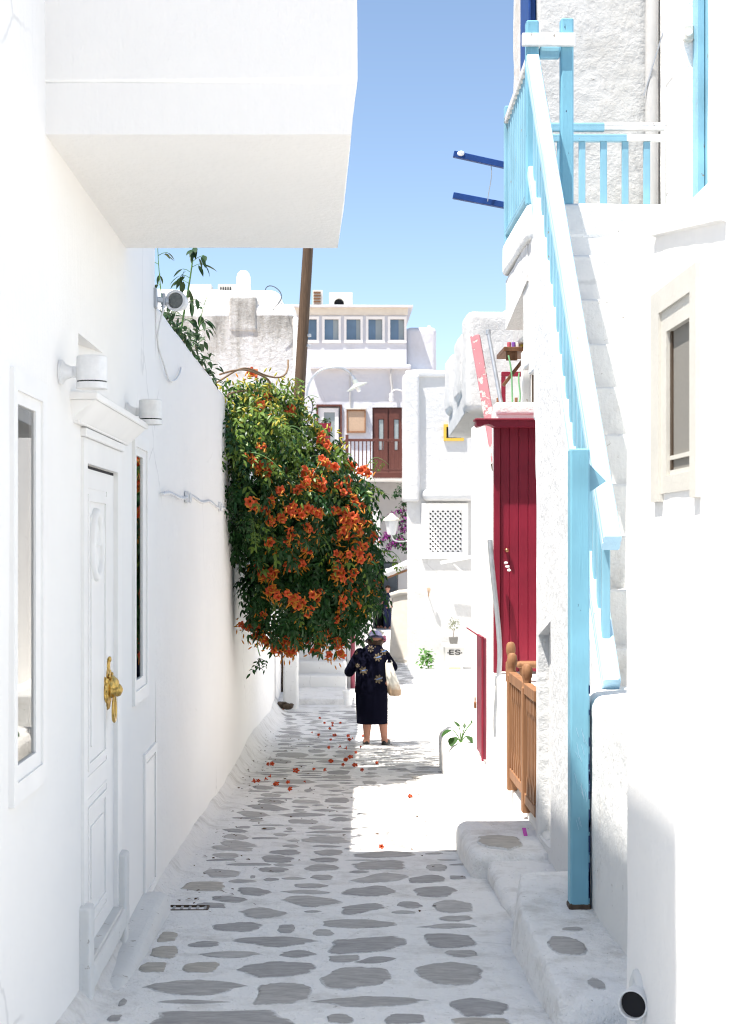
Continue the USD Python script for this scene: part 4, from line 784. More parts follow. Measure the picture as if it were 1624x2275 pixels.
part(mb, 'lettering', join(tx, bbox(2.565, 2.59, 34.150, 34.166, -2.54, -2.515), bbox(2.87, 2.895, 34.150, 34.166, -2.54, -2.515)), 'ink_black', smooth=False)
part(mb, 'slot_plate', bbox(2.60, 2.86, 34.16, 34.19, -2.90, -2.86), 'tan_board')
tp = thing('potted_olive', 'tiny potted olive bush standing on the box with letters', 'potted plant', (2.72, 34.4, -2.34))
part(tp, 'pot', tm(m3.Manifold.hull_points([(2.64, 34.33, -2.34), (2.80, 34.33, -2.34), (2.64, 34.49, -2.34), (2.80, 34.49, -2.34), (2.62, 34.31, -2.19), (2.82, 34.31, -2.19), (2.62, 34.51, -2.19), (2.82, 34.51, -2.19)])), 'grey_pot', smooth=False)
part(tp, 'stem', cyl((2.72, 34.41, -2.2), (2.73, 34.41, -2.02), .008, 6), 'vine_stem')
def tuft(c, r, n, L, W, seed, squash=1.0):
    q = np.random.default_rng(seed); out = []
    for _ in range(n):
        d = q.normal(size=3); d /= np.linalg.norm(d); p = np.asarray(c) + d * r * q.random() ** .5 * (1, 1, squash)
        out.append(bl(L * q.uniform(.7, 1.2), W * q.uniform(.7, 1.2), p, q.uniform(0, 6.28), q.uniform(-.8, .9), q.uniform(-.5, .5), n=4))
    return cat_(out)
part(tp, 'crown', tuft((2.73, 34.41, -1.88), .15, 110, .07, .022, 5), 'olive_leaf', smooth=True)
gpn = thing('low_plant', 'bright green leafy plant at the foot of the lattice house corner', 'plant', (2.12, 34.3, -2.9))
part(gpn, 'foliage', tuft((2.10, 34.4, -2.68), .19, 120, .14, .06, 8, 1.1), 'bright_leaf', smooth=True)
wb = thing('awning_bracket', 'white folded awning arm fixed under the lattice window', 'awning bracket', (3.1, 34.8, -.6))
part(wb, 'arm', join(beam((2.45, 34.75, -.52), (3.3, 34.7, -.35), .05, .07), beam((2.75, 34.75, -.55), (3.3, 34.8, -1.05), .035, .04)), 'paint_white')
wc = thing('wall_lantern', 'small brass wall light on the sunlit lattice house front', 'wall light', (2.2, 34.9, -1.2))
part(wc, 'arm', tube([(2.19, 35.0, -1.28), (2.19, 34.86, -1.28), (2.19, 34.84, -1.2)], .012, 8), 'copper_knob')
part(wc, 'shade', lathe([(.02, -1.20), (.04, -1.14), (.035, -1.09), (0, -1.07)], 12, (2.19, 34.84, 0)), 'tan_board', smooth=40)
# awning, rolled mat, lantern beside it
aw = thing('rolled_awning', 'white rolled awning sloping out beside the lattice house', 'awning', (1.5, 37, -.7))
part(aw, 'roll', tube([P(856, 1273, 37), P(870, 1269, 37), P(906, 1252, 37.6)], [.085, .09, .09], 16), 'paint_white', smooth=50)
part(aw, 'end_cap', tube([P(853, 1274, 37), P(864, 1271, 37)], .098, 16), 'paint_white', smooth=50)
part(aw, 'batten', beam(P(858, 1284, 37), P(906, 1266, 37.6), .06, .04), 'wood_orange')
plain('canvas', (.56, .52, .46), .85, .06, 10.0)
sc_ = thing('canvas_screen', 'tall beige canvas screen leaning at the corner of the lattice house', 'screen', (1.6, 36.5, -2.8))
part(sc_, 'panel', m3.Manifold.hull_points([P(872, 1322, 36.5), P(906, 1318, 36.5), P(864, 1470, 36.2), P(904, 1470, 36.2), P(872, 1322, 36.6), P(906, 1318, 36.6), P(864, 1470, 36.3), P(904, 1470, 36.3)]), 'canvas', smooth=False)
part(sc_, 'rolled_top', tube([P(867, 1324, 36.5), P(888, 1317, 36.5), P(907, 1316, 36.5)], .07, 12), 'canvas', smooth=50)
part(sc_, 'fringe', cat_([tube([P(867 + i, 1328, 36.45), P(863 + i * 1.3, 1350, 36.45)], .012, 5) for i in range(4)]), 'canvas')
part(sc_, 'foot_stone', bbox(1.36, 1.80, 36.0, 36.6, -2.95, -2.80, .03), 'paving_stone_brown')
ln = thing('street_lantern', 'white six-sided street lantern on a bracket below the bougainvillea', 'lantern', (1.25, 36, .1))
c = P(870, 1165, 35.6)
part(ln, 'cage', lathe([(.0, -.25), (.08, -.25), (.10, -.22), (.155, .08), (.15, .09), (0, .09)], 6, c), 'lamp_white', smooth=False)
part(ln, 'cap', lathe([(.20, .085), (.19, .12), (.09, .20), (.04, .25), (.0, .27)], 6, c), 'paint_cream', smooth=False)
part(ln, 'bracket', tube(spline([c + (0, 0, -.25), c + (.05, .05, -.36), c + (.25, .1, -.40), c + (.42, .1, -.38)], 14), .018, 8), 'paint_white', smooth=60)
sg = thing('blank_board', 'tall blank white board with rounded corners standing behind the vine', 'board', (1.0, 39, .1))
cs = CrossSection([[(.74, -.52), (1.20, -.52), (1.20, .77), (.74, .77)]], m3.FillRule.NonZero).offset(-.05, m3.JoinType.Round).offset(.05, m3.JoinType.Round, 2, 24)
part(sg, 'panel', tm(Manifold.extrude(cs, .12).transform([[1, 0, 0, 0], [0, 0, -1, 39.1], [0, 1, 0, 0]])), 'paint_white', smooth=False)
part(sg, 'post', bbox(.92, 1.02, 39.1, 39.2, -2.95, .7), 'paint_white')
# bougainvillea
bo = thing('bougainvillea', 'magenta bougainvillea hanging over the passage beside the lattice house', 'bougainvillea', (1.7, 39.5, 0))
q = np.random.default_rng(44); lv, br = [], []
for (px, py, r, n, pink) in ((893, 1085, .20, 90, 0), (880, 1100, .16, 60, 0), (898, 1118, .14, 50, 0), (890, 1135, .16, 60, .5), (872, 1142, .10, 30, .4), (855, 1150, .10, 25, .1), (900, 1150, .16, 60, .4), (892, 1160, .1, 30, .4), (898, 1175, .15, 90, .8), (880, 1195, .20, 110, .3), (860, 1188, .14, 60, .8), (850, 1196, .10, 40, .7), (895, 1205, .22, 150, .15), (875, 1207, .14, 60, .7), (865, 1215, .1, 30, .8), (860, 1222, .08, 20, .0), (901, 1222, .12, 40, 0)):
    c = P(px, py, 38.6)
    for _ in range(n):
        d = q.normal(size=3); d /= np.linalg.norm(d); p = c + d * r * q.random() ** .5 * (1, 1.2, .8)
        (br if q.random() < pink else lv).append(bl(.075 * q.uniform(.7, 1.3), .05 * q.uniform(.8, 1.2), p, q.uniform(0, 6.28), q.uniform(-1.2, .6), q.uniform(-.6, .6), n=4))
part(bo, 'leaves', cat_(lv), 'vine_leaf', smooth=True, kind='stuff')
part(bo, 'bracts', cat_(br), 'bract', smooth=True, kind='stuff')
part(bo, 'stem', cat_([tube(spline([(2.35, 39.2, -.6), (2.0, 38.9, -.2), P(895, 1200, 38.6), P(870, 1205, 38.6)], 16), .02, 6), tube(spline([(2.3, 39.2, 1.0), P(898, 1110, 38.7), P(890, 1150, 38.6), P(860, 1148, 38.6)], 16), .014, 6), cyl((2.33, 39.2, -2.95), (2.33, 39.2, 1.1), .04, 8)]), 'vine_stem', smooth=60)

# ---------------------------------------------------------------- house closing the view
bh = thing('balcony_house', 'white house closing the alley with a brown balcony door and a glazed top floor', 'house', (1, 52, -2.9))
lo = box(-2.2, 3.3, 50.0, 56.0, -3.4, 5.62) - box(1.10, 2.12, 49.9, 50.6, -3.3, -.72) - box(-.50, .24, 49.9, 50.25, 3.05, 4.40) - box(1.29, 2.32, 49.9, 50.2, 2.14, 4.36)
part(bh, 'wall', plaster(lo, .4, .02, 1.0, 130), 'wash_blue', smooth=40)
part(bh, 'cornice', plaster(rbox(-.75, 2.55, 49.75, 50.1, 5.60, 5.74, .05), .2, .01, 3, 131), 'wash_blue', smooth=50)
up = box(-1.6, 2.42, 50.15, 55.5, 5.6, 7.62)
for k in range(5): up -= box(-1.02 + .72 * k, -1.02 + .72 * k + .50, 50.0, 50.4, 6.56, 7.30)
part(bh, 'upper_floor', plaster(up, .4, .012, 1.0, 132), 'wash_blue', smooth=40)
part(bh, 'attic_band', bbox(-1.65, 2.46, 50.08, 50.16, 7.42, 7.66), 'paint_ivory')
rf = m3.Manifold.hull_points([(-1.9, 49.85, 7.64), (2.62, 49.85, 7.64), (-1.9, 56, 7.64), (2.62, 56, 7.64), (-1.9, 49.85, 7.72), (2.62, 49.85, 7.70), (-.6, 52.5, 8.12), (.9, 52.5, 8.10)])
part(bh, 'roof', plaster(rf, .4, .012, 2, 133), 'wash_blue', smooth=40)
plain('pane_blue', (.10, .16, .24), .08, .3, .9, spec=.9)
plain('pane_pale', (.28, .31, .31), .08, .2, .9, spec=.9)
for k in range(5):
    x0 = -1.02 + .72 * k
    w_ = part(bh, 'window', box(x0 - .06, x0 + .56, 50.10, 50.19, 6.50, 7.36) - box(x0 + .02, x0 + .48, 49.9, 50.4, 6.59, 7.27), 'paint_white')
    part(w_, 'pane', box(x0, x0 + .26 + .04 * (k % 3), 50.22, 50.24, 6.57, 7.29), 'pane_blue'); part(w_, 'pane', box(x0 + .26 + .04 * (k % 3), x0 + .5, 50.23, 50.25, 6.57, 7.29), 'pane_pale' if k else 'pane_blue')
part(bh, 'turret', plaster(rbox(2.40, 3.42, 50.4, 53.5, 5.0, 7.05, .16), .15, .03, 1.4, 134), 'wash_blue', smooth=60)
part(bh, 'turret_finial', lathe([(.05, 7.0), (.05, 7.04), (.07, 7.08), (.05, 7.13), (0, 7.15)], 12, (3.2, 50.7, 0)), 'wash_blue', smooth=50)
part(bh, 'balcony', plaster(rbox(.25, 2.9, 48.2, 50.05, 1.90, 2.13, .04), .2, .01, 2, 135), 'wash_old', smooth=50)
part(bh, 'balcony_pier', plaster(rbox(.42, .62, 48.3, 48.5, -3.0, 1.9, .03), .3, .01, 2, 136), 'wash_blue', smooth=50)
bd = part(bh, 'balcony_door', box(1.29, 2.32, 50.10, 50.18, 2.14, 4.36), 'brown_paint', label='brown double door with narrow panes')
for x in (1.34, 1.84):
    part(bd, 'door_leaf', box(x, x + .45, 50.05, 50.099, 2.2, 4.30) - box(x + .15, x + .33, 49.9, 50.3, 2.95, 3.98), 'brown_paint')
    part(bd, 'pane', box(x + .17, x + .31, 50.085, 50.095, 2.97, 3.96), 'pane_pale')
dw = part(bh, 'terrace_window', box(-.55, .29, 49.94, 50.05, 3.0, 4.45) - box(-.49, .23, 49.8, 50.2, 3.05, 4.39), 'brown_paint', label='brown framed window above the vine')
part(dw, 'sash', box(-.49, .18, 50.02, 50.06, 3.05, 4.34) - box(-.30, .06, 49.8, 50.2, 3.12, 4.2), 'paint_white')
part(dw, 'pane', box(-.32, .08, 50.05, 50.07, 3.1, 4.22), 'pane_pale')
part(bh, 'shade_grey_wall', box(.66, 1.09, 49.93, 49.97, -3.0, 1.89) + box(2.13, 3.25, 49.93, 49.97, -3.0, 1.89) + box(1.09, 2.13, 49.93, 49.97, -.71, 1.89), 'shade_grey', smooth=False)  # grey facing puts the shade below the balcony into the colour
part(bh, 'dark_doorway', box(1.11, 2.11, 50.45, 50.5, -3.0, -.74), 'dark_void')
plain('door_slate', (.05, .06, .07), .6, .15, 4.0)
part(bh, 'door_leaf', bbox(1.66, 2.10, 49.9, 50.05, -2.92, -.76), 'door_slate', label='dark grey open door leaf')
part(bh, 'rain_pipe', tube(spline([(2.0, 49.85, 5.7), (1.93, 49.84, 5.6), (1.93, 49.84, 5.0), (1.93, 49.84, 4.85)], 12), .04, 8), 'white_pipe', smooth=50)
part(bh, 'cable_pipe', tube([(.56, 49.95, 4.30), (.56, 49.95, 5.6)], .025, 6), 'white_pipe')
bl_ = thing('bulb_lamp', 'small bare bulb lamp over the brown balcony door', 'lamp', (1.9, 49.7, 4.7))
part(bl_, 'holder', tube(spline([(2.35, 49.95, 4.86), (2.1, 49.8, 4.92), (1.95, 49.7, 4.87), (1.9, 49.68, 4.80)], 12), .02, 8), 'paint_white', smooth=50)
part(bl_, 'bulb', lathe([(.0, 4.80), (.07, 4.78), (.07, 4.72), (.05, 4.66), (.085, 4.60), (.06, 4.52), (0, 4.50)], 12, (1.9, 49.68, 0)), 'lamp_white', smooth=50)
nb = thing('notice_board', 'tan wooden panel on the wall between the window and the brown door', 'panel', (.75, 49.9, 3.8))
part(nb, 'board', bbox(.47, 1.04, 49.90, 49.98, 3.56, 4.24), 'tan_board')
part(nb, 'frame', box(.44, 1.07, 49.87, 49.99, 3.52, 4.28) - box(.48, 1.03, 49.7, 50.1, 3.57, 4.23), 'wood_orange')
part(nb, 'cap', bbox(.42, 1.10, 49.84, 49.99, 4.281, 4.32), 'paint_cream')
br_ = thing('balcony_railing', 'brown railing of the far balcony and its stair', 'railing', (1.4, 48.3, 2.1))
part(br_, 'top_rail', beam((.42, 48.28, 3.17), (2.85, 48.28, 3.17), .06, .08), 'brown_paint')
part(br_, 'bottom_rail', beam((.42, 48.28, 2.22), (2.85, 48.28, 2.22), .05, .07), 'brown_paint')
part(br_, 'floor_edge', bbox(1.25, 2.88, 48.16, 48.21, 1.97, 2.14), 'brown_paint')
for x in (.44, 2.8): part(br_, 'post', bbox(x - .05, x + .05, 48.23, 48.33, 2.12, 3.34), 'brown_paint')
for k in range(18): part(br_, 'baluster', bbox(.56 + .125 * k - .018, .56 + .125 * k + .018, 48.26, 48.30, 2.25, 3.14), 'brown_paint')
part(br_, 'stair_rail', join(beam((.40, 48.28, 3.15), (-.9, 48.0, 2.3), .05, .07), beam((.40, 48.28, 2.3), (-.9, 48.0, 1.45), .05, .06)), 'brown_paint')
for k in range(7): part(br_, 'baluster', bbox(.25 - .17 * k - .018, .25 - .17 * k + .018, 48.2, 48.24, 2.22 - .11 * k, 3.02 - .11 * k), 'brown_paint')
stb = part(bh, 'outer_stair', plaster(prismY([(.40, 2.0), (.40, -2.9), (-1.4, -2.9), (-1.4, .8)], 48.3, 49.9), .3, .01, 2, 137), 'wash_blue', smooth=50)
rp = thing('red_planter', 'red planter box on a stand in front of the brown framed window', 'planter', (-.25, 48.0, 3.2))
part(rp, 'box', m3.Manifold.hull_points([P(707, 940, 48), P(735, 940, 48), P(709, 985, 48), P(733, 985, 48), P(707, 940, 48.4), P(735, 940, 48.4), P(709, 985, 48.4), P(733, 985, 48.4)]), 'crimson', smooth=False)
part(rp, 'stand', bbox(-.45, -.1, 48.05, 48.35, 1.2, 3.05), 'crimson')
part(rp, 'foliage', tuft(P(722, 936, 48.2), .18, 60, .12, .05, 12, .4), 'herb_leaf', smooth=True)
rfx = [('roof_vent', 'brown slatted vent box on the far roof', P(702, 662, 52), (.28, .3, .32), 'wood_brown'), ]
c = P(706, 662, 51.5)
rv = thing('roof_vent', 'small brown slatted vent box on the far roof', 'vent', c)
part(rv, 'case', bbox(c[0] - .17, c[0] + .17, 51.3, 51.7, 7.7, 8.42, .01), 'paint_cream')
for k in range(5): part(rv, 'slat', bbox(c[0] - .14, c[0] + .10, 51.26, 51.299, 7.9 + .1 * k, 7.96 + .1 * k), 'wood_brown')
ch = thing('roof_chimney', 'cream chimney block with a dark arched opening on the far roof', 'chimney', P(757, 662, 51.5))
part(ch, 'block', tm(bbox(-.13, .66, 51.3, 52.0, 7.75, 8.34, .02) - Manifold.cylinder(.8, .17, .17, 20).rotate((90, 0, 0)).translate((.20, 51.7, 7.98))), 'paint_ivory')
part(ch, 'opening', rot(lathe([(0, 0), (.19, 0)], 20), [1, 0, 0], 90).apply_translation((.20, 51.5, 7.98)), 'dark_void')  # near-black disc behind the arched opening

# weathered house on the left at the back
wh = thing('weathered_house', 'white house with a rough grey-stained wall and a rounded roof edge', 'house', (-2.2, 31, -2.9))
part(wh, 'wall', plaster(box(-5.2, -.78, 30.0, 37.0, -3.4, 4.42), .14, .022, 3.0, 140), 'wash_stained', smooth=60)
cop = m3.Manifold.batch_hull([Manifold.sphere(.16, 16).translate(p) for p in ((-5.4, 30.15, 4.50), (-5.4, 36.8, 4.50), (-.90, 30.15, 4.50), (-.90, 36.8, 4.50))]) + m3.Manifold.batch_hull([Manifold.sphere(.25, 16).translate(p) for p in ((-5.2, 30.3, 4.75), (-5.2, 36.0, 4.75), (-1.25, 30.3, 4.72), (-1.25, 36.0, 4.72))])
part(wh, 'roof_coping', plaster(cop, .15, .03, 2.0, 141), 'wash', smooth=60)
part(wh, 'corner_strip', plaster(rbox(-.80, -.68, 29.985, 34, -3.3, 4.4, .04), .3, .01, 2, 142), 'wash', smooth=50)
part(wh, 'chimney_base', plaster(rbox(-2.05, -1.50, 29.97, 30.4, 4.12, 4.80, .05), .1, .010, 4, 143), 'wash_stained', smooth=60)
part(wh, 'chimney', plaster(join(lathe([(.0, 5.42), (.06, 5.41), (.115, 5.36), (.14, 5.28), (.14, 5.16), (.135, 5.13), (.145, 5.10), (.155, 4.9), (.17, 4.6), (.17, 4.4)], 24, (-1.80, 30.6, 0))), .1, .006, 6, 144), 'wash', smooth=60)
part(wh, 'roof_cable', tube(spline([(-1.35, 30.3, 4.97), (-1.1, 29.98, 4.95), (-1.02, 29.83, 4.72), (-1.12, 29.82, 4.58), (-1.18, 29.82, 4.5)], 20), .009, 6), 'black_rubber', smooth=60)
for i, (x0, x1, lab) in enumerate(((-3.05, -2.55, 'plain cream air conditioning unit on the roof, left of the other unit'), (-2.42, -2.0, 'cream air conditioning unit with dark louvres nearest the rounded chimney'))):
    ac = thing('air_conditioner', lab, 'air conditioner', (x0, 32, 4.9), group='roof air conditioners')
    part(ac, 'case', bbox(x0, x1, 32, 32.35, 4.98 if i else 4.9, 5.38, .02), 'paint_cream')
    for k in range(5): part(ac, 'louvre', bbox(x0 + .05 + .05 * k, x0 + .075 + .05 * k, 31.98, 31.999, 5.05, 5.32), 'black_rubber' if i else 'lamp_white')

sdh = thing('reflection_house', 'unseen low white house with dark blue shutters, added for the slit window reflection', 'house', (6, 26, -2.9))  # out of view, added so the slit window glass mirrors white
part(sdh, 'wall', plaster(box(4.3, 9.0, 19.5, 34.0, -3.3, 3.0), .6, .02, 1, 150), 'wash', smooth=40)
part(sdh, 'window', box(4.27, 4.31, 25.0, 25.8, -1.4, .2), 'deep_blue'); part(sdh, 'door', box(4.27, 4.31, 28.6, 29.5, -2.9, -.8), 'deep_blue')
# pole with street lamp
up_ = thing('utility_pole', 'leaning brown wooden utility pole rising behind the vine', 'utility pole', (-.90, 29.2, -2.9))
ts = np.linspace(0, 1, 30); zz_ = -3.0 + 9.6 * ts; pp_ = np.stack([np.maximum(-.673 + .0605 * (zz_ - 2.4) , -.90), 0 * zz_ + 29.2, zz_], 1)
pm = tube(pp_, .122 - .025 * ts, 16); pv = np.asarray(pm.vertices); pv = pv + .006 * (fbm(pv * np.array([12, 12, 1.0]), 3, 4) - .5)[:, None] * np.array([1, 1, 0])
part(up_, 'pole', trimesh.Trimesh(pv, pm.faces, process=False), 'pole_wood', smooth=60)
for z in (.9, 1.5, 1.9, 2.1, 2.4, 3.7, 3.9): part(up_, 'cable_clip', bbox(-.66 + .0605 * (z - 2.4) + .03, -.66 + .0605 * (z - 2.4) + .15, 29.15, 29.25, z, z + .05), 'galvanised')
part(up_, 'cable', tube(spline([(-.48, 29.1, 2.75), (-.46, 29.1, 2.3), (-.49, 29.1, 2.05), (-.42, 29.1, 1.9), (-.52, 29.1, 1.7), (-.64, 29.1, .8)], 30), .012, 6), 'black_rubber', smooth=60)
sl_ = thing('street_lamp', 'street lamp with a curved arm and a flat enamel shade on the wooden pole', 'street lamp', (.2, 29.0, 3.0))
part(sl_, 'arm', tube(spline([P(681, 880, 29.0), P(684, 862, 29.0), P(695, 838, 29.0), P(712, 823, 29.0), P(735, 817, 29.0), P(762, 819, 29.0), P(774, 826, 29.0), P(783, 846, 29.0)], 40), .022, 8), 'galvanised', smooth=60)
c = P(793, 858, 29.0); dsh = lathe([(.0, .13), (.045, .13), (.055, .05), (.09, .035), (.21, -.01), (.215, -.02), (.09, .015), (.04, .0), (0, .0)], 28)
dsh = rot(dsh, [0, 1, 0], -24).apply_translation(c)
part(sl_, 'shade', dsh, 'enamel', smooth=40)
part(sl_, 'bulb', rot(lathe([(0, .01), (.035, .0), (.04, -.07), (.03, -.11), (0, -.12)], 14), [0, 1, 0], -24).apply_translation(c), 'lamp_white', smooth=50)
part(sl_, 'cap', rot(lathe([(0, .22), (.03, .21), (.045, .13), (0, .13)], 14), [0, 1, 0], -24).apply_translation(c), 'galvanised', smooth=50)
# ---------------------------------------------------------------- flowering vine
vine = thing('trumpet_vine', 'large trumpet vine full of orange flowers spilling over the garden wall', 'climbing plant', (-.6, 16, 1.3))
LOBES = [(545, 905, 14.6, 55), (600, 900, 15.6, 60), (560, 960, 14.5, 62), (640, 960, 16.2, 66), (700, 1000, 16.6, 56), (590, 1030, 14.8, 85), (680, 1060, 16.0, 82), (750, 1075, 16.8, 50), (790, 1100, 17.0, 30), (556, 1090, 14.2, 42),
         (620, 1130, 15.4, 92), (720, 1150, 16.4, 82), (785, 1165, 17.0, 42), (584, 1180, 15.0, 50), (650, 1230, 15.8, 95), (745, 1240, 16.6, 75), (800, 1235, 17.1, 32), (602, 1262, 15.8, 44), (634, 1305, 16.2, 76), (710, 1312, 16.6, 80), (775, 1310, 17.0, 50), (825, 1310, 17.2, 20),
         (612, 1335, 16.6, 38), (655, 1355, 16.6, 40), (715, 1355, 16.8, 42), (760, 1345, 17.0, 36)]
_j = np.random.default_rng(12)
LOBES = [(px + _j.uniform(-8, 8), py + _j.uniform(-8, 8), 14.3 + (Y - 14.2) * .55 + _j.uniform(-.25, .25), r * _j.uniform(.80, 1.10)) for px, py, Y, r in LOBES]
LB = np.array([[*P(px, py, Y), r * Y / F] for px, py, Y, r in LOBES])
_edge = [(512, 930, 13.9, 32), (505, 1000, 13.8, 26), (516, 1060, 14.1, 30), (536, 1150, 14.9, 30)]
LOBES += _edge; LB = np.vstack([LB, [[*P(px, py, Y), r * Y / F] for px, py, Y, r in _edge]])
_shade_lobes = [b + np.array([-.02 * k, 1.3 * k, -.02 * k, .02]) for k in (1, 2, 3) for b in LB[4 + k::2]]  # hidden lobes added behind the vine to shade the paving
LB = np.vstack([LB, [b for b in _shade_lobes if b[0] > -1.0]])
LC, LR = LB[:, :3], LB[:, 3]
STR = np.array([1, 1.35, 1])       # lobes are a little longer along the alley
def depth_in(p):
    d = np.linalg.norm((p - LC) / STR, axis=1) - LR; return d.min()
def compound(seed, L=.21, n=3, lw=.030, ll=.068):
    q = np.random.default_rng(seed); out = []; fs = []; k = 0
    items = [(0, 1.0, 0)] + [(s * 1.0, .25 + .25 * i, s) for i in range(n) for s in (-1, 1)]
    for yaw, t_, s in items:
        v, f = leaf_blade(ll * q.uniform(.85, 1.15) * (1.15 if s == 0 else 1), lw * q.uniform(.85, 1.15), .3, 4, .2)
        v = orient(v, (0, t_ * L, -.28 * L * t_ * t_), -yaw, -.25 + q.uniform(-.25, .25), q.uniform(-.3, .3)); out.append(v); fs.append(f + k); k += len(v)
    return np.vstack(out), np.vstack(fs)
CP = [compound(i, n=3 + i % 2) for i in range(8)]
q = np.random.default_rng(99)
big, mass_green, mass_yellow = [], [], []
tries = 0
PW = LR ** 2 * np.where(np.arange(len(LC)) < len(LOBES), 2.2, 1.0); PW /= PW.sum()
while len(mass_green) + len(mass_yellow) < 4300 and tries < 90000:
    tries += 1
    i = q.choice(len(LC), p=PW); d = q.normal(size=3); d /= np.linalg.norm(d)
    if d[1] > .55 and q.random() < .6: continue
    p = LC[i] + d * LR[i] * STR * q.uniform(.80, 1.06)
    if depth_in(p) < -.16 or p[0] < -1.02 and p[2] < 1.36: continue
    if p[0] < -1.7: continue
    v, f = CP[tries % 8]; s = q.uniform(.75, 1.2)
    yaw = math.atan2(-d[0], d[1]) + q.uniform(-1.0, 1.0); pitch = -.55 - .6 * q.random() + .7 * max(d[2], 0)
    v = orient(v * s, p, yaw, pitch, q.uniform(-.6, .6))
    hi = np.clip((p[2] - .35) / .9, 0, 1) * .75 + .06  # yellow share grows upwards: new growth plus sunlit tops put into the colour
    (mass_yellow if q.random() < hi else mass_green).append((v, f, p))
# sprays above the mass
for (px, py, Y, r, n) in ((600, 870, 15.2, .16, 26), (612, 862, 15.4, .11, 16), (575, 845, 15.2, .10, 14), (535, 865, 14.6, .13, 26), (655, 905, 16.2, .11, 20), (520, 850, 14.2, .10, 16), (585, 1462, 16.8, .05, 5), (840, 1305, 17.2, .06, 6), (792, 1392, 17.1, .08, 10), (500, 940, 13.8, .1, 16), (705, 948, 16.6, .10, 16), (735, 985, 16.8, .12, 16), (620, 1400, 16.7, .07, 8), (700, 1400, 16.8, .07, 8), (740, 1392, 16.9, .07, 8), (660, 1398, 16.7, .07, 8), (575, 1385, 16.7, .06, 6)):
    c = P(px, py, 14.3 + (Y - 14.2) * .55)
    for _ in range(n):
        d = q.normal(size=3); d /= np.linalg.norm(d); p = c + d * r * q.random() ** .5; v, f = CP[int(q.integers(8))]
        v = orient(v * q.uniform(.6, .95), p, q.uniform(0, 6.28), q.uniform(-1.1, .2), q.uniform(-.6, .6)); (mass_yellow if py < 920 and q.random() < .6 else mass_green).append((v, f, p))
front = sorted(mass_green, key=lambda t_: t_[2][1])
def glue(items):
    vs, fs, k = [], [], 0
    for v, f, *_ in items: vs.append(v); fs.append(f + k); k += len(v)
    return trimesh.Trimesh(np.vstack(vs), np.vstack(fs), process=False)
single = front[::2][:230]; ids = {id(t_) for t_ in single}
ysort = sorted(mass_yellow, key=lambda t_: t_[2][1]); single_y = ysort[::2][:70]; ids |= {id(t_) for t_ in single_y}
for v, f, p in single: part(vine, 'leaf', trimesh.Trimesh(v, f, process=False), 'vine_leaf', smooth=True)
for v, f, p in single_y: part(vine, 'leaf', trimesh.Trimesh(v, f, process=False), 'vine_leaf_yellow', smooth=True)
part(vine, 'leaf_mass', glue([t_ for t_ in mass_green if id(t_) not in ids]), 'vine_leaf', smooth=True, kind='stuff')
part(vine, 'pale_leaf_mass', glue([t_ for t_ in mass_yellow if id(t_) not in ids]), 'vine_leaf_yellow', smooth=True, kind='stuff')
# stems
stems = [spline([(-1.25, 14.6, 1.3), P(560, 900, 14.9), P(620, 1000, 15.2), P(660, 1150, 15.4), P(650, 1300, 15.6), P(655, 1400, 15.8)], 24),
         spline([(-1.25, 15.2, 1.3), P(640, 950, 15.4), P(720, 1050, 15.6), P(760, 1180, 15.8), P(770, 1330, 16)], 24),
         spline([(-1.2, 13.6, 1.34), P(505, 835, 13.9), P(545, 818, 14.2), P(585, 832, 14.5), P(605, 838, 14.6), P(640, 800, 14.9)], 24),
         spline([P(488, 832, 13.6), P(508, 826, 13.7), P(580, 834, 14.4), P(600, 850, 14.6), P(598, 872, 14.7)], 20), spline([P(505, 880, 13.8), P(550, 868, 14.5), P(600, 872, 15), P(625, 890, 15.5)], 20),
         spline([P(590, 1180, 14.5), P(600, 1195, 14.4), P(625, 1205, 14.4), P(660, 1200, 14.6)], 14), spline([P(572, 1420, 16.7), P(573, 1440, 16.8), P(578, 1458, 16.8)], 10)]
for k, s_ in enumerate(stems): part(vine, 'stem', tube(s_, .02 if k < 2 else .009 if k < 5 else .006, 7), 'vine_stem' if k < 5 else 'green_stem', smooth=60)
# long loose shoots
sh_l, sh_s = [], []
for k in range(26):
    i = int(q.integers(0, len(LOBES))); d = q.normal(size=3); d[1] = -abs(d[1]) * .4; d[0] += .35; d /= np.linalg.norm(d); b = LC[i] + d * LR[i] * .9; L = q.uniform(.22, .5)
    if depth_in(b) < -.08 or b[2] < -.5: continue
    pts = spline([b, b + d * L * .5 + (0, 0, .05), b + d * L + (0, 0, -.12 * L * 4 * q.random())], 12); sh_s.append(tube(pts, np.linspace(.006, .002, 12), 5))
    for m_ in range(2, 12, 2):
        v, f = CP[int(q.integers(8))]; sh_l.append((orient(v * q.uniform(.45, .75), pts[m_], q.uniform(0, 6.28), q.uniform(-1.0, .3), q.uniform(-.5, .5)), f))
part(vine, 'shoot_leaves', glue(sh_l), 'vine_leaf_yellow', smooth=True, kind='stuff'); part(vine, 'shoots', cat_(sh_s), 'green_stem', smooth=True, kind='stuff')
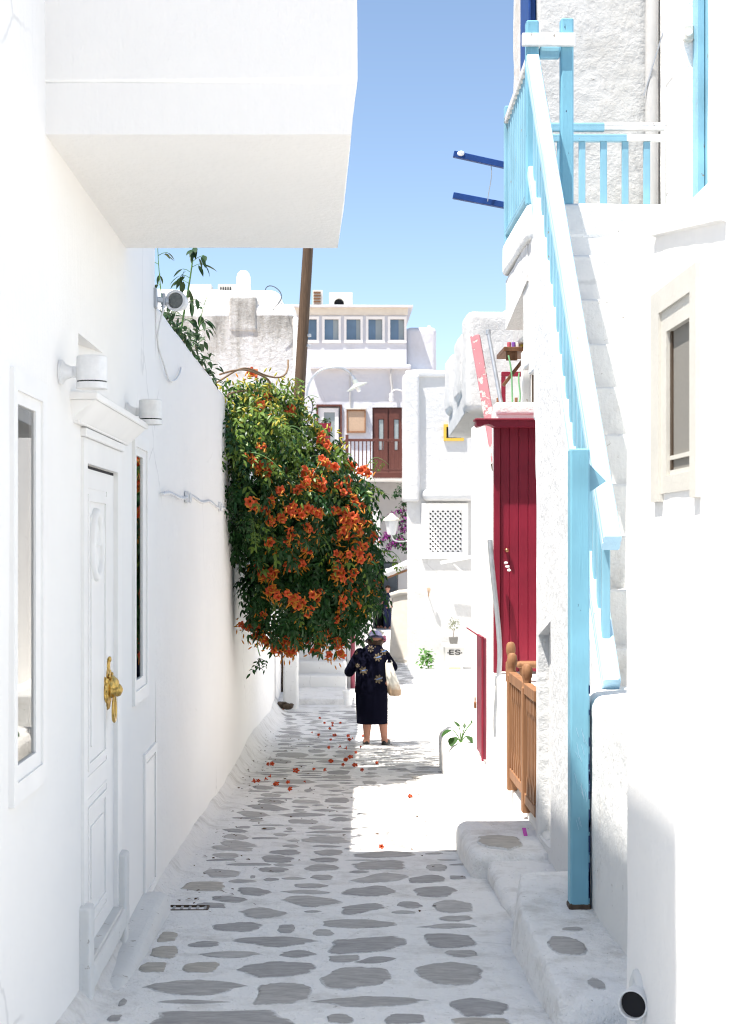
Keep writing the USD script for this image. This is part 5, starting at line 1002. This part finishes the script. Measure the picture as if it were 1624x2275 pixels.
# trumpet flowers
def trumpet(seed, R=.034):
    r = np.random.default_rng(seed); n = 20; t_ = np.arange(n) / n * 2 * np.pi
    prof = [(.004, -.062), (.0065, -.045), (.011, -.022), (.016, -.004), (.024, .004), (.031, .004), (.034, -.003)]
    rings = []
    for k, (rad, z) in enumerate(prof):
        lobe = 1 + (.0, 0, 0, .02, .08, .17, .24)[k] * (np.abs(np.cos(2.5 * t_)) ** .8 - .5) * 2
        rr = rad * lobe * R / .034; zz = z * R / .034 + (0, 0, 0, 0, .001, .003, .004)[k] * np.sin(5 * t_ + r.uniform(0, 6)) + (k == 6) * r.uniform(-.004, .004, n)
        rings.append(np.stack([rr * np.cos(t_), rr * np.sin(t_), zz + 0 * t_], 1))
    v = np.vstack(rings); f = []
    for i in range(len(prof) - 1):
        for j in range(n): p_, q_ = i * n + j, i * n + (j + 1) % n; f += [[p_, q_, q_ + n], [p_, q_ + n, p_ + n]]
    return v, np.array(f)
TR = [trumpet(i) for i in range(5)]
FL = [(350,700),(440,740),(490,1000),(370,1030),(500,1140),(570,1130),(440,1060),(550,930),(700,910),(740,800),(790,800),(840,900),(880,915),(760,870),(1000,870),(1030,940),(1060,850),(900,720),(960,750),(1090,750),(1180,765),(1110,1020),(1170,1050),(1130,1130),
 (1200,1170),(1230,1220),(790,1070),(700,1080),(640,1070),(850,1090),(950,1080),(1020,1080),(1070,1130),(770,1210),(720,1260),(800,1280),(740,1350),(770,1370),(640,1260),(550,1350),(470,1310),(590,1330),(960,1270),(1030,1220),(1080,1260),(1150,1240),(1110,1350),
 (1000,1400),(1070,1410),(1190,1340),(1230,1440),(1160,1440),(980,1470),(1100,1540),(1020,1540),(960,1560),(1070,1600),(490,1520),(500,1560),(390,1490),(460,1570),(420,1530),(610,1470),(690,1450),(730,1470),(510,1650),(480,1670),(540,1700),(610,1690),(680,1720),
 (720,1760),(650,1740),(800,1700),(830,1690),(1200,1590),(1270,1610),(1240,1660),(1170,1640),(1110,1680),(1020,1720),(1020,1780),(1010,1810),(1130,1780),(980,1880),(1000,1890),(760,1840),(430,1840),(300,1930),(330,1940),(370,1910),(400,1920),(370,2010),(420,2020),
 (450,2030),(590,2030),(570,2060),(640,2010),(670,2010),(650,2050),(690,2050),(520,2080),(550,2110),(610,2120),(660,2110),(820,1990),(860,1960),(900,1990),(840,2040),(770,2040),(990,2030),(1020,2040),(980,2080),(1000,2130),(930,2140),(800,2115),(430,600),(340,40),
 (460,250),(410,290),(640,320),(870,510),(910,580),(1220,1250),(1140,1200),(1060,1190),(820,1240),(380,770),(470,790)]
def on_front(px, py):
    d = np.array([(px - 740) / F, 1.0, (1200 - py) / F]); best = None
    for c, r in zip(LC, LR):
        e, o = d / STR, -c / STR; A, B, C_ = e @ e, 2 * e @ o, o @ o - r * r; D = B * B - 4 * A * C_
        if D > 0:
            t_ = (-B - math.sqrt(D)) / (2 * A)
            if best is None or t_ < best: best = t_
    if best is None:
        i = np.argmin(np.hypot(740 + F * LC[:, 0] / LC[:, 1] - px, 1200 - F * LC[:, 2] / LC[:, 1] - py)); best = LC[i, 1]
    return d * best
buds = []
nfl = 0; spots = []
for cx, cy in FL:
    for _ in range(3): spots.append((cx + q.normal(0, 21) * (_ > 0), cy + q.normal(0, 18) * (_ > 0), _))
spots.sort(key=lambda s: s[2])
for cx, cy, _k in spots:
    px, py = (700 + cx * .4616) * .6496, (1250 + cy * .4616) * .6496
    p = on_front(px, py); p = p * (1 - q.uniform(.08, .17) / p[1])
    ax = np.array([q.normal(0, .45) + .12, -1.0, q.normal(.05, .45)]); u_, w__, a_ = frame_to(ax); v, f = TR[nfl % 5]; s = q.uniform(.95, 1.25)
    vv = p + s * (v[:, :1] * u_ + v[:, 1:2] * w__ + v[:, 2:] * a_)
    if nfl < 298:
        fp = part(vine, 'flower', trimesh.Trimesh(vv, f, process=False), 'petal', smooth=True); nfl += 1
    for _ in range(4):
        b = p + q.normal(0, .035, 3) + (0, .01, -.01); dd = np.array([q.normal(0, .5), -.4, q.normal(-.4, .5)]); dd /= np.linalg.norm(dd)
        buds.append(tube([b, b + dd * .025, b + dd * .05], [.004, .008, .003], 6))
part(vine, 'buds', cat_(buds), 'bud', smooth=True, kind='stuff')
yb = []
for _ in range(300):
    c = LC[q.integers(0, 5)] ; d = q.normal(size=3); d[2] = abs(d[2]); d /= np.linalg.norm(d); b = c + d * .33 * STR * q.uniform(.9, 1.1)
    if depth_in(b) < -.08: continue
    dd = q.normal(size=3); dd /= np.linalg.norm(dd); yb.append(tube([b, b + dd * .03, b + dd * .055], [.005, .010, .003], 5))
part(vine, 'yellow_buds', cat_(yb), 'yellow_bud', smooth=True, kind='stuff')

# fallen flowers
ff = None
FA = [(x * .3695 + 700, y * .3695 + 2600) for x, y in ((845,115),(610,170),(560,190),(460,215),(495,210),(770,222),(660,245),(930,214),(790,288),(1010,98),(1110,105),(1455,105),(1280,58),(1390,65),(1170,22),(1305,12),(1595,42),(625,50),(585,52))] + \
     [(x * .2463 + 850, y * .2463 + 2380) for x, y in ((485,225),(990,325),(1055,392),(1165,392),(1275,390),(1165,427),(1130,467),(885,518),(970,566),(1195,570),(1385,583),(1450,610),(1400,632),(1140,628),(1115,748),(1280,732),(1360,757),(1555,732),(1490,812),(1415,875),(1350,908),(1145,928),(1590,577))] + \
     [(x * .3695 + 1150, y * .3695 + 2600) for x, y in ((685,357),)] + [(x * .431 + 1050, y * .431 + 2850) for x, y in ((590,124),)]
lab_ = 'fallen orange trumpet flower lying wilted on the paving below the vine'
for i, (sx, sy) in enumerate(FA):
    x, y = ground_at(sx * .6496, sy * .6496); z = float(gz(x, y)) + .014
    if ff is None:
        ff = thing('fallen_flower', lab_, 'fallen flower', (x, y, z), group='fallen flowers on the paving'); v, f = trumpet(77, .030)
        v = v * np.array([1.1, .8, .7]); v = v + .006 * (fbm(v * 60, 2, 3) - .5)[:, None]
        v = orient(v, (0, 0, 0), 0, 1.35, 0)
        part(ff, 'petals', trimesh.Trimesh(v + (0, 0, .012), f, process=False), 'petal_wilted', smooth=True, local=True)
    else: copy_of(ff, (x, y, z), rotz=float(q.uniform(0, 360)), group='fallen flowers on the paving', scale=float(q.uniform(.55, .95)), tilt=float(q.uniform(-12, 12)))

lt = []; lq = np.random.default_rng(71)
for _ in range(260):
    y = lq.uniform(8, 22); x = lq.choice([-.9 + abs(lq.normal(0, .22)), lq.uniform(-.8, .9)]); s = lq.uniform(.010, .028)
    m_ = bl(s * 1.6, s, (x, y, float(gz(x, y)) + .008), lq.uniform(0, 6.28), lq.uniform(-.2, .3), lq.uniform(-.3, .3), n=3); lt.append(m_)
foliage('dry_bits', [(.10, .055, .03), (.22, .12, .05), (.16, .16, .05), (.30, .08, .03)], .8, .1)
solo('leaf_litter', 'tiny dry leaf and petal bits scattered over the paving', 'litter', cat_(lt), 'dry_bits', smooth=True, kind='stuff')
# tall shrub stems behind the garden wall
def shrub_stem(name_label, pts, n, Ls, seed, r=.012, side=.16):
    t_ = thing('tall_shrub', name_label, 'shrub', pts[0]); s_ = spline(pts, 40); part(t_, 'stem', tube(s_, np.linspace(r, r * .35, 40), 8), 'green_stem', smooth=60); w = np.random.default_rng(seed); tw = []
    for k in range(n):
        i = int(4 + 34 * k / n); b = s_[i]; yaw = w.uniform(0, 6.28); tip = b + side * w.uniform(.4, 1.2) * np.array([math.cos(yaw), .8 * math.sin(yaw), .35]); tw.append(tube([b, (b + tip) / 2 + (0, 0, .01), tip], .0035, 5))
        for m_ in range(3):
            pz = b + (tip - b) * (.55 + .22 * m_); part(t_, 'leaf', bl(Ls * w.uniform(.7, 1.2), Ls * .34, pz, yaw - 1.57 + w.uniform(-.9, .9), -.5 - w.uniform(-.4, .7), w.uniform(-.5, .5), n=5), 'shrub_leaf', smooth=True)
    part(t_, 'twigs', cat_(tw), 'green_stem', smooth=True)
shrub_stem('tall leafy green stem standing above the garden wall in front of the weathered wall', [(-1.53, 15, .9), P(394, 800, 15), P(408, 700, 15), P(425, 600, 15), P(430, 520, 15)], 30, .15, 5, .017, side=.19)
shrub_stem('thin leafy stem rising directly behind the round floodlight', [(-1.58, 13.6, 1.2), P(362, 700, 13.6), P(355, 620, 13.6), P(350, 530, 13.6)], 14, .10, 6, .009, .13)
shrub_stem('drooping leafy branch beside the weathered wall right of the tall green stem', [(-1.5, 15.6, 1.0), P(418, 790, 15.6), P(438, 740, 15.6), P(450, 690, 15.6), P(462, 655, 15.6)], 16, .13, 9, .009, .15)
hb = thing('wall_top_shrub', 'dark green shrub peeping over the sloping top of the garden wall', 'shrub', (-1.2, 11, 1.3)); w = np.random.default_rng(15); lf = []
for (px, py, Y, r, n) in ((372, 700, 9.8, .07, 34), (390, 725, 10.2, .08, 40), (405, 750, 10.6, .07, 34), (422, 775, 11.2, .07, 34), (437, 800, 11.8, .07, 30), (455, 825, 12.6, .06, 26), (470, 845, 13.2, .06, 24), (440, 745, 11.4, .08, 20), (470, 800, 12.6, .08, 14)):
    c = P(px, py, Y)
    for _ in range(n):
        d = w.normal(size=3); d /= np.linalg.norm(d); lf.append(bl(.065 * w.uniform(.7, 1.4), .028 * w.uniform(.8, 1.3), c + d * r * w.random() ** .4, w.uniform(0, 6.28), w.uniform(-1.2, .3), w.uniform(-.6, .6), n=4))
part(hb, 'foliage', cat_(lf), 'shrub_leaf', smooth=True)
part(hb, 'branches', cat_([tube([(-1.2, 10.3, 1.2), P(392, 730, 10.3), P(410, 760, 10.8)], .008, 6), tube([(-1.2, 12.2, 1.2), P(445, 810, 12.2), P(462, 835, 12.8)], .008, 6)]), 'vine_stem', smooth=60)

# ---------------------------------------------------------------- people
plain('skin', (.42, .20, .135), .55, .06, 20.0, obj=False, spec=.35)
plain('navy_cloth', (.0035, .0038, .0105), .95, .2, 60.0, .0015, 140.0, spec=.05)
plain('hair_brown', (.045, .022, .012), .6, .4, 120.0, stretch=(1, 1, .2))
plain('shoe_black', (.008, .008, .008), .45, .1)
plain('hat_lilac', (.35, .33, .50), .7, .25, 30.0)
plain('hat_dark', (.03, .025, .05), .7, .2, 30.0)
plain('flower_pink', (.60, .22, .32), .7, .2, 30.0); plain('flower_ivory', (.66, .63, .55), .7, .1, 30.0)
plain('print_gold', (.11, .085, .055), .85, .45, 55.0); plain('print_blue', (.10, .19, .40), .85, .2, 60.0)
mat('bag_plastic', {'g': ('geometry', {}), 's': ('separate_xyz', {}), 'n': ('noise_texture', {'scale': 22.0, 'detail': 3.0}), 'ml': ('math', {'math_type': 'multiply_add', 'value2': .16, 'value3': -.08}), 'ad': ('math', {'math_type': 'add'}),
    'mr': ('map_range', {'from_min': -2.04, 'from_max': -1.80, 'clamp': True}), 'r': ('rgb_ramp', {'ramp': [(0, (.30, .19, .11)), (.45, (.48, .34, .22)), (.8, (.66, .62, .54)), (1, (.68, .65, .58))]}), 'p': ('principled_bsdf', {'roughness': .4})},
    [('g.position', 's.vector'), ('g.position', 'n.vector'), ('n.fac', 'ml.value1'), ('ml.value', 'ad.value1'), ('s.z', 'ad.value2'), ('ad.value', 'mr.value'), ('mr.result', 'r.fac'), ('r.color', 'p.base_color')])
def chain(pts):   # [(x, y, z, r), ...] -> hulls of neighbouring spheres
    s = [Manifold.sphere(p[3], 20).translate(p[:3]) for p in pts]
    return [m3.Manifold.batch_hull([a, b]) for a, b in zip(s[:-1], s[1:])]
def loft(rows, n=36, wob=.0, seed=0):   # rows of (z, cx, cy, rx, ry), closed
    t_ = np.arange(n) / n * 2 * np.pi; vs = []; w = np.random.default_rng(seed); ph = w.uniform(0, 6.28, 4)
    for z, cx, cy, rx, ry in rows:
        k = 1 + wob * (np.sin(7 * t_ + ph[0]) * .5 + np.sin(11 * t_ + ph[1] + z * 9) * .5)
        vs.append(np.stack([cx + rx * k * np.cos(t_), cy + ry * k * np.sin(t_), z + 0 * t_], 1))
    v = np.vstack(vs + [[[rows[0][1], rows[0][2], rows[0][0]]], [[rows[-1][1], rows[-1][2], rows[-1][0]]]]); f = []; k = len(rows)
    up_ = rows[-1][0] > rows[0][0]
    for i in range(k - 1):
        for j in range(n): a, b = i * n + j, i * n + (j + 1) % n; f += [[a, b, b + n], [a, b + n, a + n]]
    for j in range(n): f += [[k * n, (j + 1) % n, j], [k * n + 1, (k - 1) * n + j, (k - 1) * n + (j + 1) % n]]
    f = np.array(f); f = f if up_ else f[:, ::-1]
    return trimesh.Trimesh(v, f, process=False)
def to_man(t_): return Manifold(m3.Mesh(np.asarray(t_.vertices, np.float32), np.asarray(t_.faces, np.uint32)))
def smooth_body(parts, seg=.012, it=12):
    b = m3.Manifold.batch_boolean(parts, m3.OpType.Add).refine_to_length(seg); t_ = tm(b); t_ = trimesh.Trimesh(t_.vertices, t_.faces, process=True)
    return trimesh.smoothing.filter_taubin(t_, iterations=it)
def hand(w, d, curl, right):   # wrist point, direction, bend
    u_, s_, d_ = frame_to(d); out = []; palm = w + d_ * .045
    side = s_ if right else -s_
    out += chain([(*w, .021), (*(w + d_ * .03 + side * .012), .022), (*(w + d_ * .075 + side * .018), .018)]) + chain([(*(w + d_ * .03 - side * .012), .022), (*(w + d_ * .075 - side * .02), .018)])
    for k, L in enumerate((.062, .07, .066, .052)):
        b = w + d_ * .075 + side * (.027 - .018 * k); c1 = b + (d_ * math.cos(curl) + u_ * -math.sin(curl)) * L * .5; c2 = c1 + (d_ * math.cos(2 * curl) + u_ * -math.sin(2 * curl)) * L * .5
        out += chain([(*b, .0095), (*c1, .009), (*c2, .0075)])
    b = w + d_ * .02 + side * .022; out += chain([(*b, .012), (*(b + side * .025 + d_ * .02), .0105), (*(b + side * .03 + d_ * .05), .009)])
    return out
A = np.array
def at_(o, m): m = tm(m).copy(); m.apply_translation(o); return m
wy = 19.6; wo = A([.49, wy, float(gz(.49, wy)) + .004])
wom = thing('person', 'stooping person in a dark flowered blouse and long skirt walking away up the alley', 'person', wo)
lw_a, rw_a = A([-.10, .40, .98]), A([.16, .36, 1.0])
bd_ = []
bd_ += [to_man(loft([(.72, .0, .03, .17, .13), (.82, .0, .035, .185, .135), (.95, 0, .07, .165, .12), (1.08, .005, .11, .16, .11), (1.17, .015, .15, .14, .09), (1.225, .03, .18, .085, .065)], 28))]
bd_ += chain([(.03, .18, 1.20, .06), (.05, .22, 1.26, .048), (.06, .25, 1.30, .055)])                       # neck
bd_ += chain([(.062, .24, 1.335, .086), (.062, .285, 1.315, .078)]) + chain([(.062, .30, 1.29, .055), (.062, .325, 1.265, .035)])   # skull, jaw
bd_ += chain([(.062, .35, 1.33, .012), (.062, .375, 1.305, .012)]) + chain([(-.028, .25, 1.32, .014), (-.03, .255, 1.30, .012)]) + chain([(.152, .25, 1.32, .014), (.154, .255, 1.30, .012)])   # nose, ears
bd_ += chain([(-.14, .135, 1.16, .05), (-.275, .13, .945, .047), (-.22, .28, .95, .040), (*lw_a, .024)]) + chain([(.165, .15, 1.145, .05), (.275, .12, 1.0, .047), (.22, .26, .99, .040), (*rw_a, .024)])
bd_ += hand(lw_a, A([.4, .9, -.1]), .5, False) + hand(rw_a, A([-.45, .9, -.1]), .7, True)
bd_ += chain([(-.09, .03, .78, .095), (-.055, .05, .42, .062), (-.052, .02, .28, .060), (-.055, .01, .09, .039), (-.06, -.01, .045, .042)]) + chain([(.11, .03, .78, .095), (.15, .06, .42, .062), (.155, .03, .28, .060), (.168, .02, .09, .039), (.172, .0, .045, .042)])
bd_ += chain([(-.06, .0, .04, .036), (-.068, .14, .03, .030)]) + chain([(.172, .01, .04, .036), (.215, .13, .03, .030)])
part(wom, 'body', at_(wo, smooth_body(bd_)), 'skin', smooth=True)
def slit(c, r): return blob(c, r, (1, .5, .5), 0, 1, 0, 2)
part(wom, 'eye', at_(wo, slit((.035, .352, 1.325), .010)), 'shoe_black', smooth=True); part(wom, 'eye', at_(wo, slit((.09, .352, 1.325), .010)), 'shoe_black', smooth=True); part(wom, 'mouth', at_(wo, slit((.062, .347, 1.272), .016)), 'crimson_faded', smooth=True)
jk = [to_man(loft([(.665, .0, .03, .212, .170), (.72, .0, .032, .210, .168), (.82, .0, .045, .200, .165), (.95, .0, .075, .193, .16), (1.06, .004, .11, .192, .152), (1.14, .010, .145, .182, .135), (1.20, .02, .175, .150, .112), (1.245, .035, .20, .118, .088), (1.272, .046, .215, .078, .066)], 40, .012, 4))]
jk += chain([(-.14, .14, 1.155, .078), (-.225, .125, 1.01, .074), (-.28, .125, .925, .068)]) + chain([(.165, .15, 1.14, .078), (.23, .13, 1.05, .072), (.282, .12, .985, .064)])
jm = smooth_body(jk, .02, 8); jv = np.asarray(jm.vertices); jm = trimesh.Trimesh(jv + .006 * (fbm(jv * np.array([9, 9, 4]), 3, 8) - .5)[:, None] * np.array([1, 1, .3]), jm.faces, process=False)
jacket = part(wom, 'blouse', at_(wo, jm), 'navy_cloth', smooth=True)
part(wom, 'skirt', at_(wo, loft([(.27, .015, .03, .196, .165), (.275, .015, .03, .198, .167), (.40, .012, .03, .203, .168), (.55, .008, .03, .207, .168), (.70, .004, .03, .208, .168), (.76, .0, .03, .20, .16)], 44, .022, 6)), 'navy_cloth', smooth=40)
ray = trimesh.ray.ray_triangle.RayMeshIntersector(jm)
def drape(cx, cz, ang, L, W):
    pts = []
    for t_, wv in ((0, .15), (.35, .8), (.7, 1.0), (1.0, .25)):
        for s in (-1, 1): pts.append((cx + math.cos(ang) * L * t_ - s * math.sin(ang) * W * wv / 2, cz + math.sin(ang) * L * t_ + s * math.cos(ang) * W * wv / 2))
    pts = A(pts); o = np.stack([pts[:, 0], np.full(8, -1.0), pts[:, 1]], 1); loc, ri, _ = ray.intersects_location(o, np.tile([0, 1.0, 0], (8, 1)), multiple_hits=False)
    if len(ri) < 8: return None
    v = np.zeros((8, 3)); v[ri] = loc; v[:, 1] -= .004
    f = [[0, 1, 3], [0, 3, 2], [2, 3, 5], [2, 5, 4], [4, 5, 7], [4, 7, 6]]; return trimesh.Trimesh(v, A(f)[:, ::-1], process=False)
for k, (cx, cy, sc) in enumerate(((665, 450, .6), (672, 570, .8), (768, 680, 1.1), (850, 605, 1.0), (570, 855, 1.2), (775, 968, 1.3), (488, 795, .7), (466, 620, .7), (735, 540, .3))):
    fx, fz = ((cx * .1628 + 714.6) - 824.6) / 172.6, (1655 - (cy * .1628 + 1351)) / 172.6
    pet = [drape(fx + .008 * math.cos(a_), fz + .008 * math.sin(a_), a_ + .3 * k, .044 * sc, .021 * sc) for a_ in np.arange(7) / 7 * 2 * np.pi]
    pet = [p_ for p_ in pet if p_ is not None]
    if pet: part(jacket, 'printed_flower', at_(wo, cat_(pet)), 'print_gold', smooth=False)
    if k in (2, 3, 4, 5, 7):
        c_ = [drape(fx - .03 * sc, fz - .006, .25, .07 * sc, .013)]
        if c_[0] is not None: v_ = c_[0]; v_.vertices = np.asarray(v_.vertices) - (0, .002, 0); part(jacket, 'print_stroke', at_(wo, v_), 'print_blue', smooth=False)
hc = A([.062, .265, 1.345])
part(wom, 'hair', at_(wo, trimesh.Trimesh(*(lambda m: (np.asarray(m.vertices), m.faces))(blob(hc + (0, -.022, -.045), .098, (1.0, .92, .98), .07, 60, 5, 4)))), 'hair_brown', smooth=True)
brim = lathe([(.085, .035), (.115, -.008), (.135, -.028), (.14, -.034), (.125, -.026), (.082, .02)], 36); brim = rot(brim, [1, 0, 0], -22); brim.apply_translation(hc)
hat = part(wom, 'hat', at_(wo, brim), 'hat_dark', smooth=50, label='bucket hat with a lilac crown trimmed with pink and white flowers')
crown = rot(lathe([(.098, .015), (.094, .05), (.078, .082), (.045, .098), (0, .102)], 36), [1, 0, 0], -22); crown.apply_translation(hc)
part(hat, 'crown', at_(wo, crown), 'hat_lilac', smooth=50)
for k, (dx, dz, c_) in enumerate(((-.085, .06, 'flower_ivory'), (-.05, .085, 'flower_pink'), (-.015, .105, 'flower_ivory'), (-.03, .075, 'flower_pink'), (.06, .09, 'flower_ivory'), (.085, .07, 'flower_ivory'), (.11, .02, 'flower_pink'), (.12, -.01, 'flower_pink'), (-.07, .035, 'herb_leaf'))):
    part(hat, 'hat_flower', at_(wo, blob(hc + (dx, .0, dz), .026, (1.1, .9, .9), .35, 50, k, 2)), c_, smooth=True)
for x, y, yaw in ((-.064, .05, .05), (.19, .05, -.35)):
    sh_ = loft([(0, 0, .0, .045, .125), (.012, 0, 0, .047, .128), (.03, 0, .005, .044, .12), (.048, 0, .0, .038, .105), (.052, 0, -.01, .026, .075)], 26)
    v = orient(np.asarray(sh_.vertices), (x, y, 0), yaw, 0); part(wom, 'shoe', at_(wo, trimesh.Trimesh(v, sh_.faces, process=False)), 'shoe_black', smooth=50)
bg = thing('shopping_bag', 'white plastic shopping bag hanging from the arm of the stooping person', 'bag', wo + (.27, .06, .65))
bm = loft([(.625, .30, .02, .06, .04), (.635, .305, .02, .082, .06), (.69, .30, .02, .092, .065), (.80, .275, .025, .082, .058), (.90, .25, .03, .068, .05), (.99, .232, .04, .054, .036), (1.05, .225, .05, .042, .028), (1.035, .225, .05, .036, .022)], 40, .06, 9)
bv = np.asarray(bm.vertices); bm = trimesh.Trimesh(bv + .010 * (fbm(bv * np.array([22, 22, 8]), 3, 3) - .5)[:, None], bm.faces, process=False)
part(bg, 'sack', at_(wo, bm), 'bag_plastic', smooth=40)
for s in (-.018, .018): part(bg, 'handle', at_(wo, tube(spline([(.205, .05 + s, 1.03), (.21, .08 + s, 1.075), (.235, .10 + s, 1.09), (.262, .09 + s, 1.07), (.245, .05 + s, 1.03)], 20), .007, 6)), 'bag_plastic', smooth=60)
# onlookers in the doorway
plain('cloth_black', (.012, .012, .014), .8, .2); plain('cloth_grey', (.16, .15, .15), .85, .2, 30.0); plain('cloth_blue', (.012, .016, .05), .85, .2, 30.0)
def onlooker(label, o, top, bottom, h=1.0, face=3.0):
    t_ = thing('person', label, 'person', o, rotz=0); R = trimesh.transformations.rotation_matrix(face, [0, 0, 1])
    def fin(m): m = tm(m).copy(); m.apply_scale(h); m.apply_transform(R); m.apply_translation(o); return m
    b = [to_man(loft([(.80, 0, 0, .15, .10), (.95, 0, 0, .14, .10), (1.15, 0, 0, .16, .105), (1.30, 0, 0, .165, .09), (1.36, 0, 0, .09, .06)], 24))]
    b += chain([(0, 0, 1.34, .055), (0, .01, 1.44, .05)]) + chain([(0, .0, 1.54, .092), (0, .02, 1.49, .075)]) + chain([(0, .045, 1.47, .05), (0, .09, 1.50, .012)])
    for s in (-1, 1):
        b += chain([(s * .165, 0, 1.29, .052), (s * .215, .02, 1.05, .042), (s * .19, .16, .92, .028)]) + hand(A([s * .19, .16, .92]), A([-.1 * s, .7, -.5]), .4, s > 0) + chain([(s * .08, 0, .84, .085), (s * .085, .02, .46, .058), (s * .085, -.01, .09, .04), (s * .09, .10, .04, .035)])
    part(t_, 'body', fin(smooth_body(b, .03, 8)), 'skin', smooth=True)
    s_ = [to_man(loft([(.84, 0, 0, .17, .125), (1.0, 0, 0, .165, .125), (1.2, 0, 0, .185, .125), (1.31, 0, 0, .185, .105), (1.375, 0, 0, .085, .07)], 24))]
    for s in (-1, 1): s_ += chain([(s * .165, 0, 1.28, .066), (s * .205, .01, 1.10, .06)])
    part(t_, 'shirt', fin(smooth_body(s_, .03, 6)), top, smooth=True)
    tr = []
    for s in (-1, 1): tr += chain([(s * .08, 0, .86, .10), (s * .085, .02, .46, .075), (s * .085, -.01, .10, .06)])
    part(t_, 'trousers', fin(smooth_body(tr, .03, 6)), bottom, smooth=True)
    part(t_, 'hair', fin(blob((0, -.018, 1.565), .103, (1, 1, .95), .12, 30, 3, 3)), 'hair_brown', smooth=True)
onlooker('distant person in black clothes at the left edge of the dark doorway', A([1.24, 49.9, -2.90]), 'cloth_black', 'cloth_grey', .84, 2.6)
onlooker('distant person in a grey top in the middle of the dark doorway', A([1.50, 50.1, -2.90]), 'cloth_grey', 'cloth_black', .88, -2.4)
onlooker('distant person in dark blue beside the slate door leaf', A([1.78, 49.6, -2.90]), 'cloth_blue', 'cloth_blue', .86, 2.9)
sc2 = thing('paper_scrap', 'small pink scrap of paper on the bench by the stoop', 'paper', (1.24, 9.75, -1.87))
plain('paper_pink', (.55, .10, .42), .8, .1); part(sc2, 'scrap', rot(bbox(1.215, 1.24, 9.70, 9.80, -1.872, -1.866, .002), [1, 0, 0], 20, (1.23, 9.75, -1.87)), 'paper_pink', smooth=False)
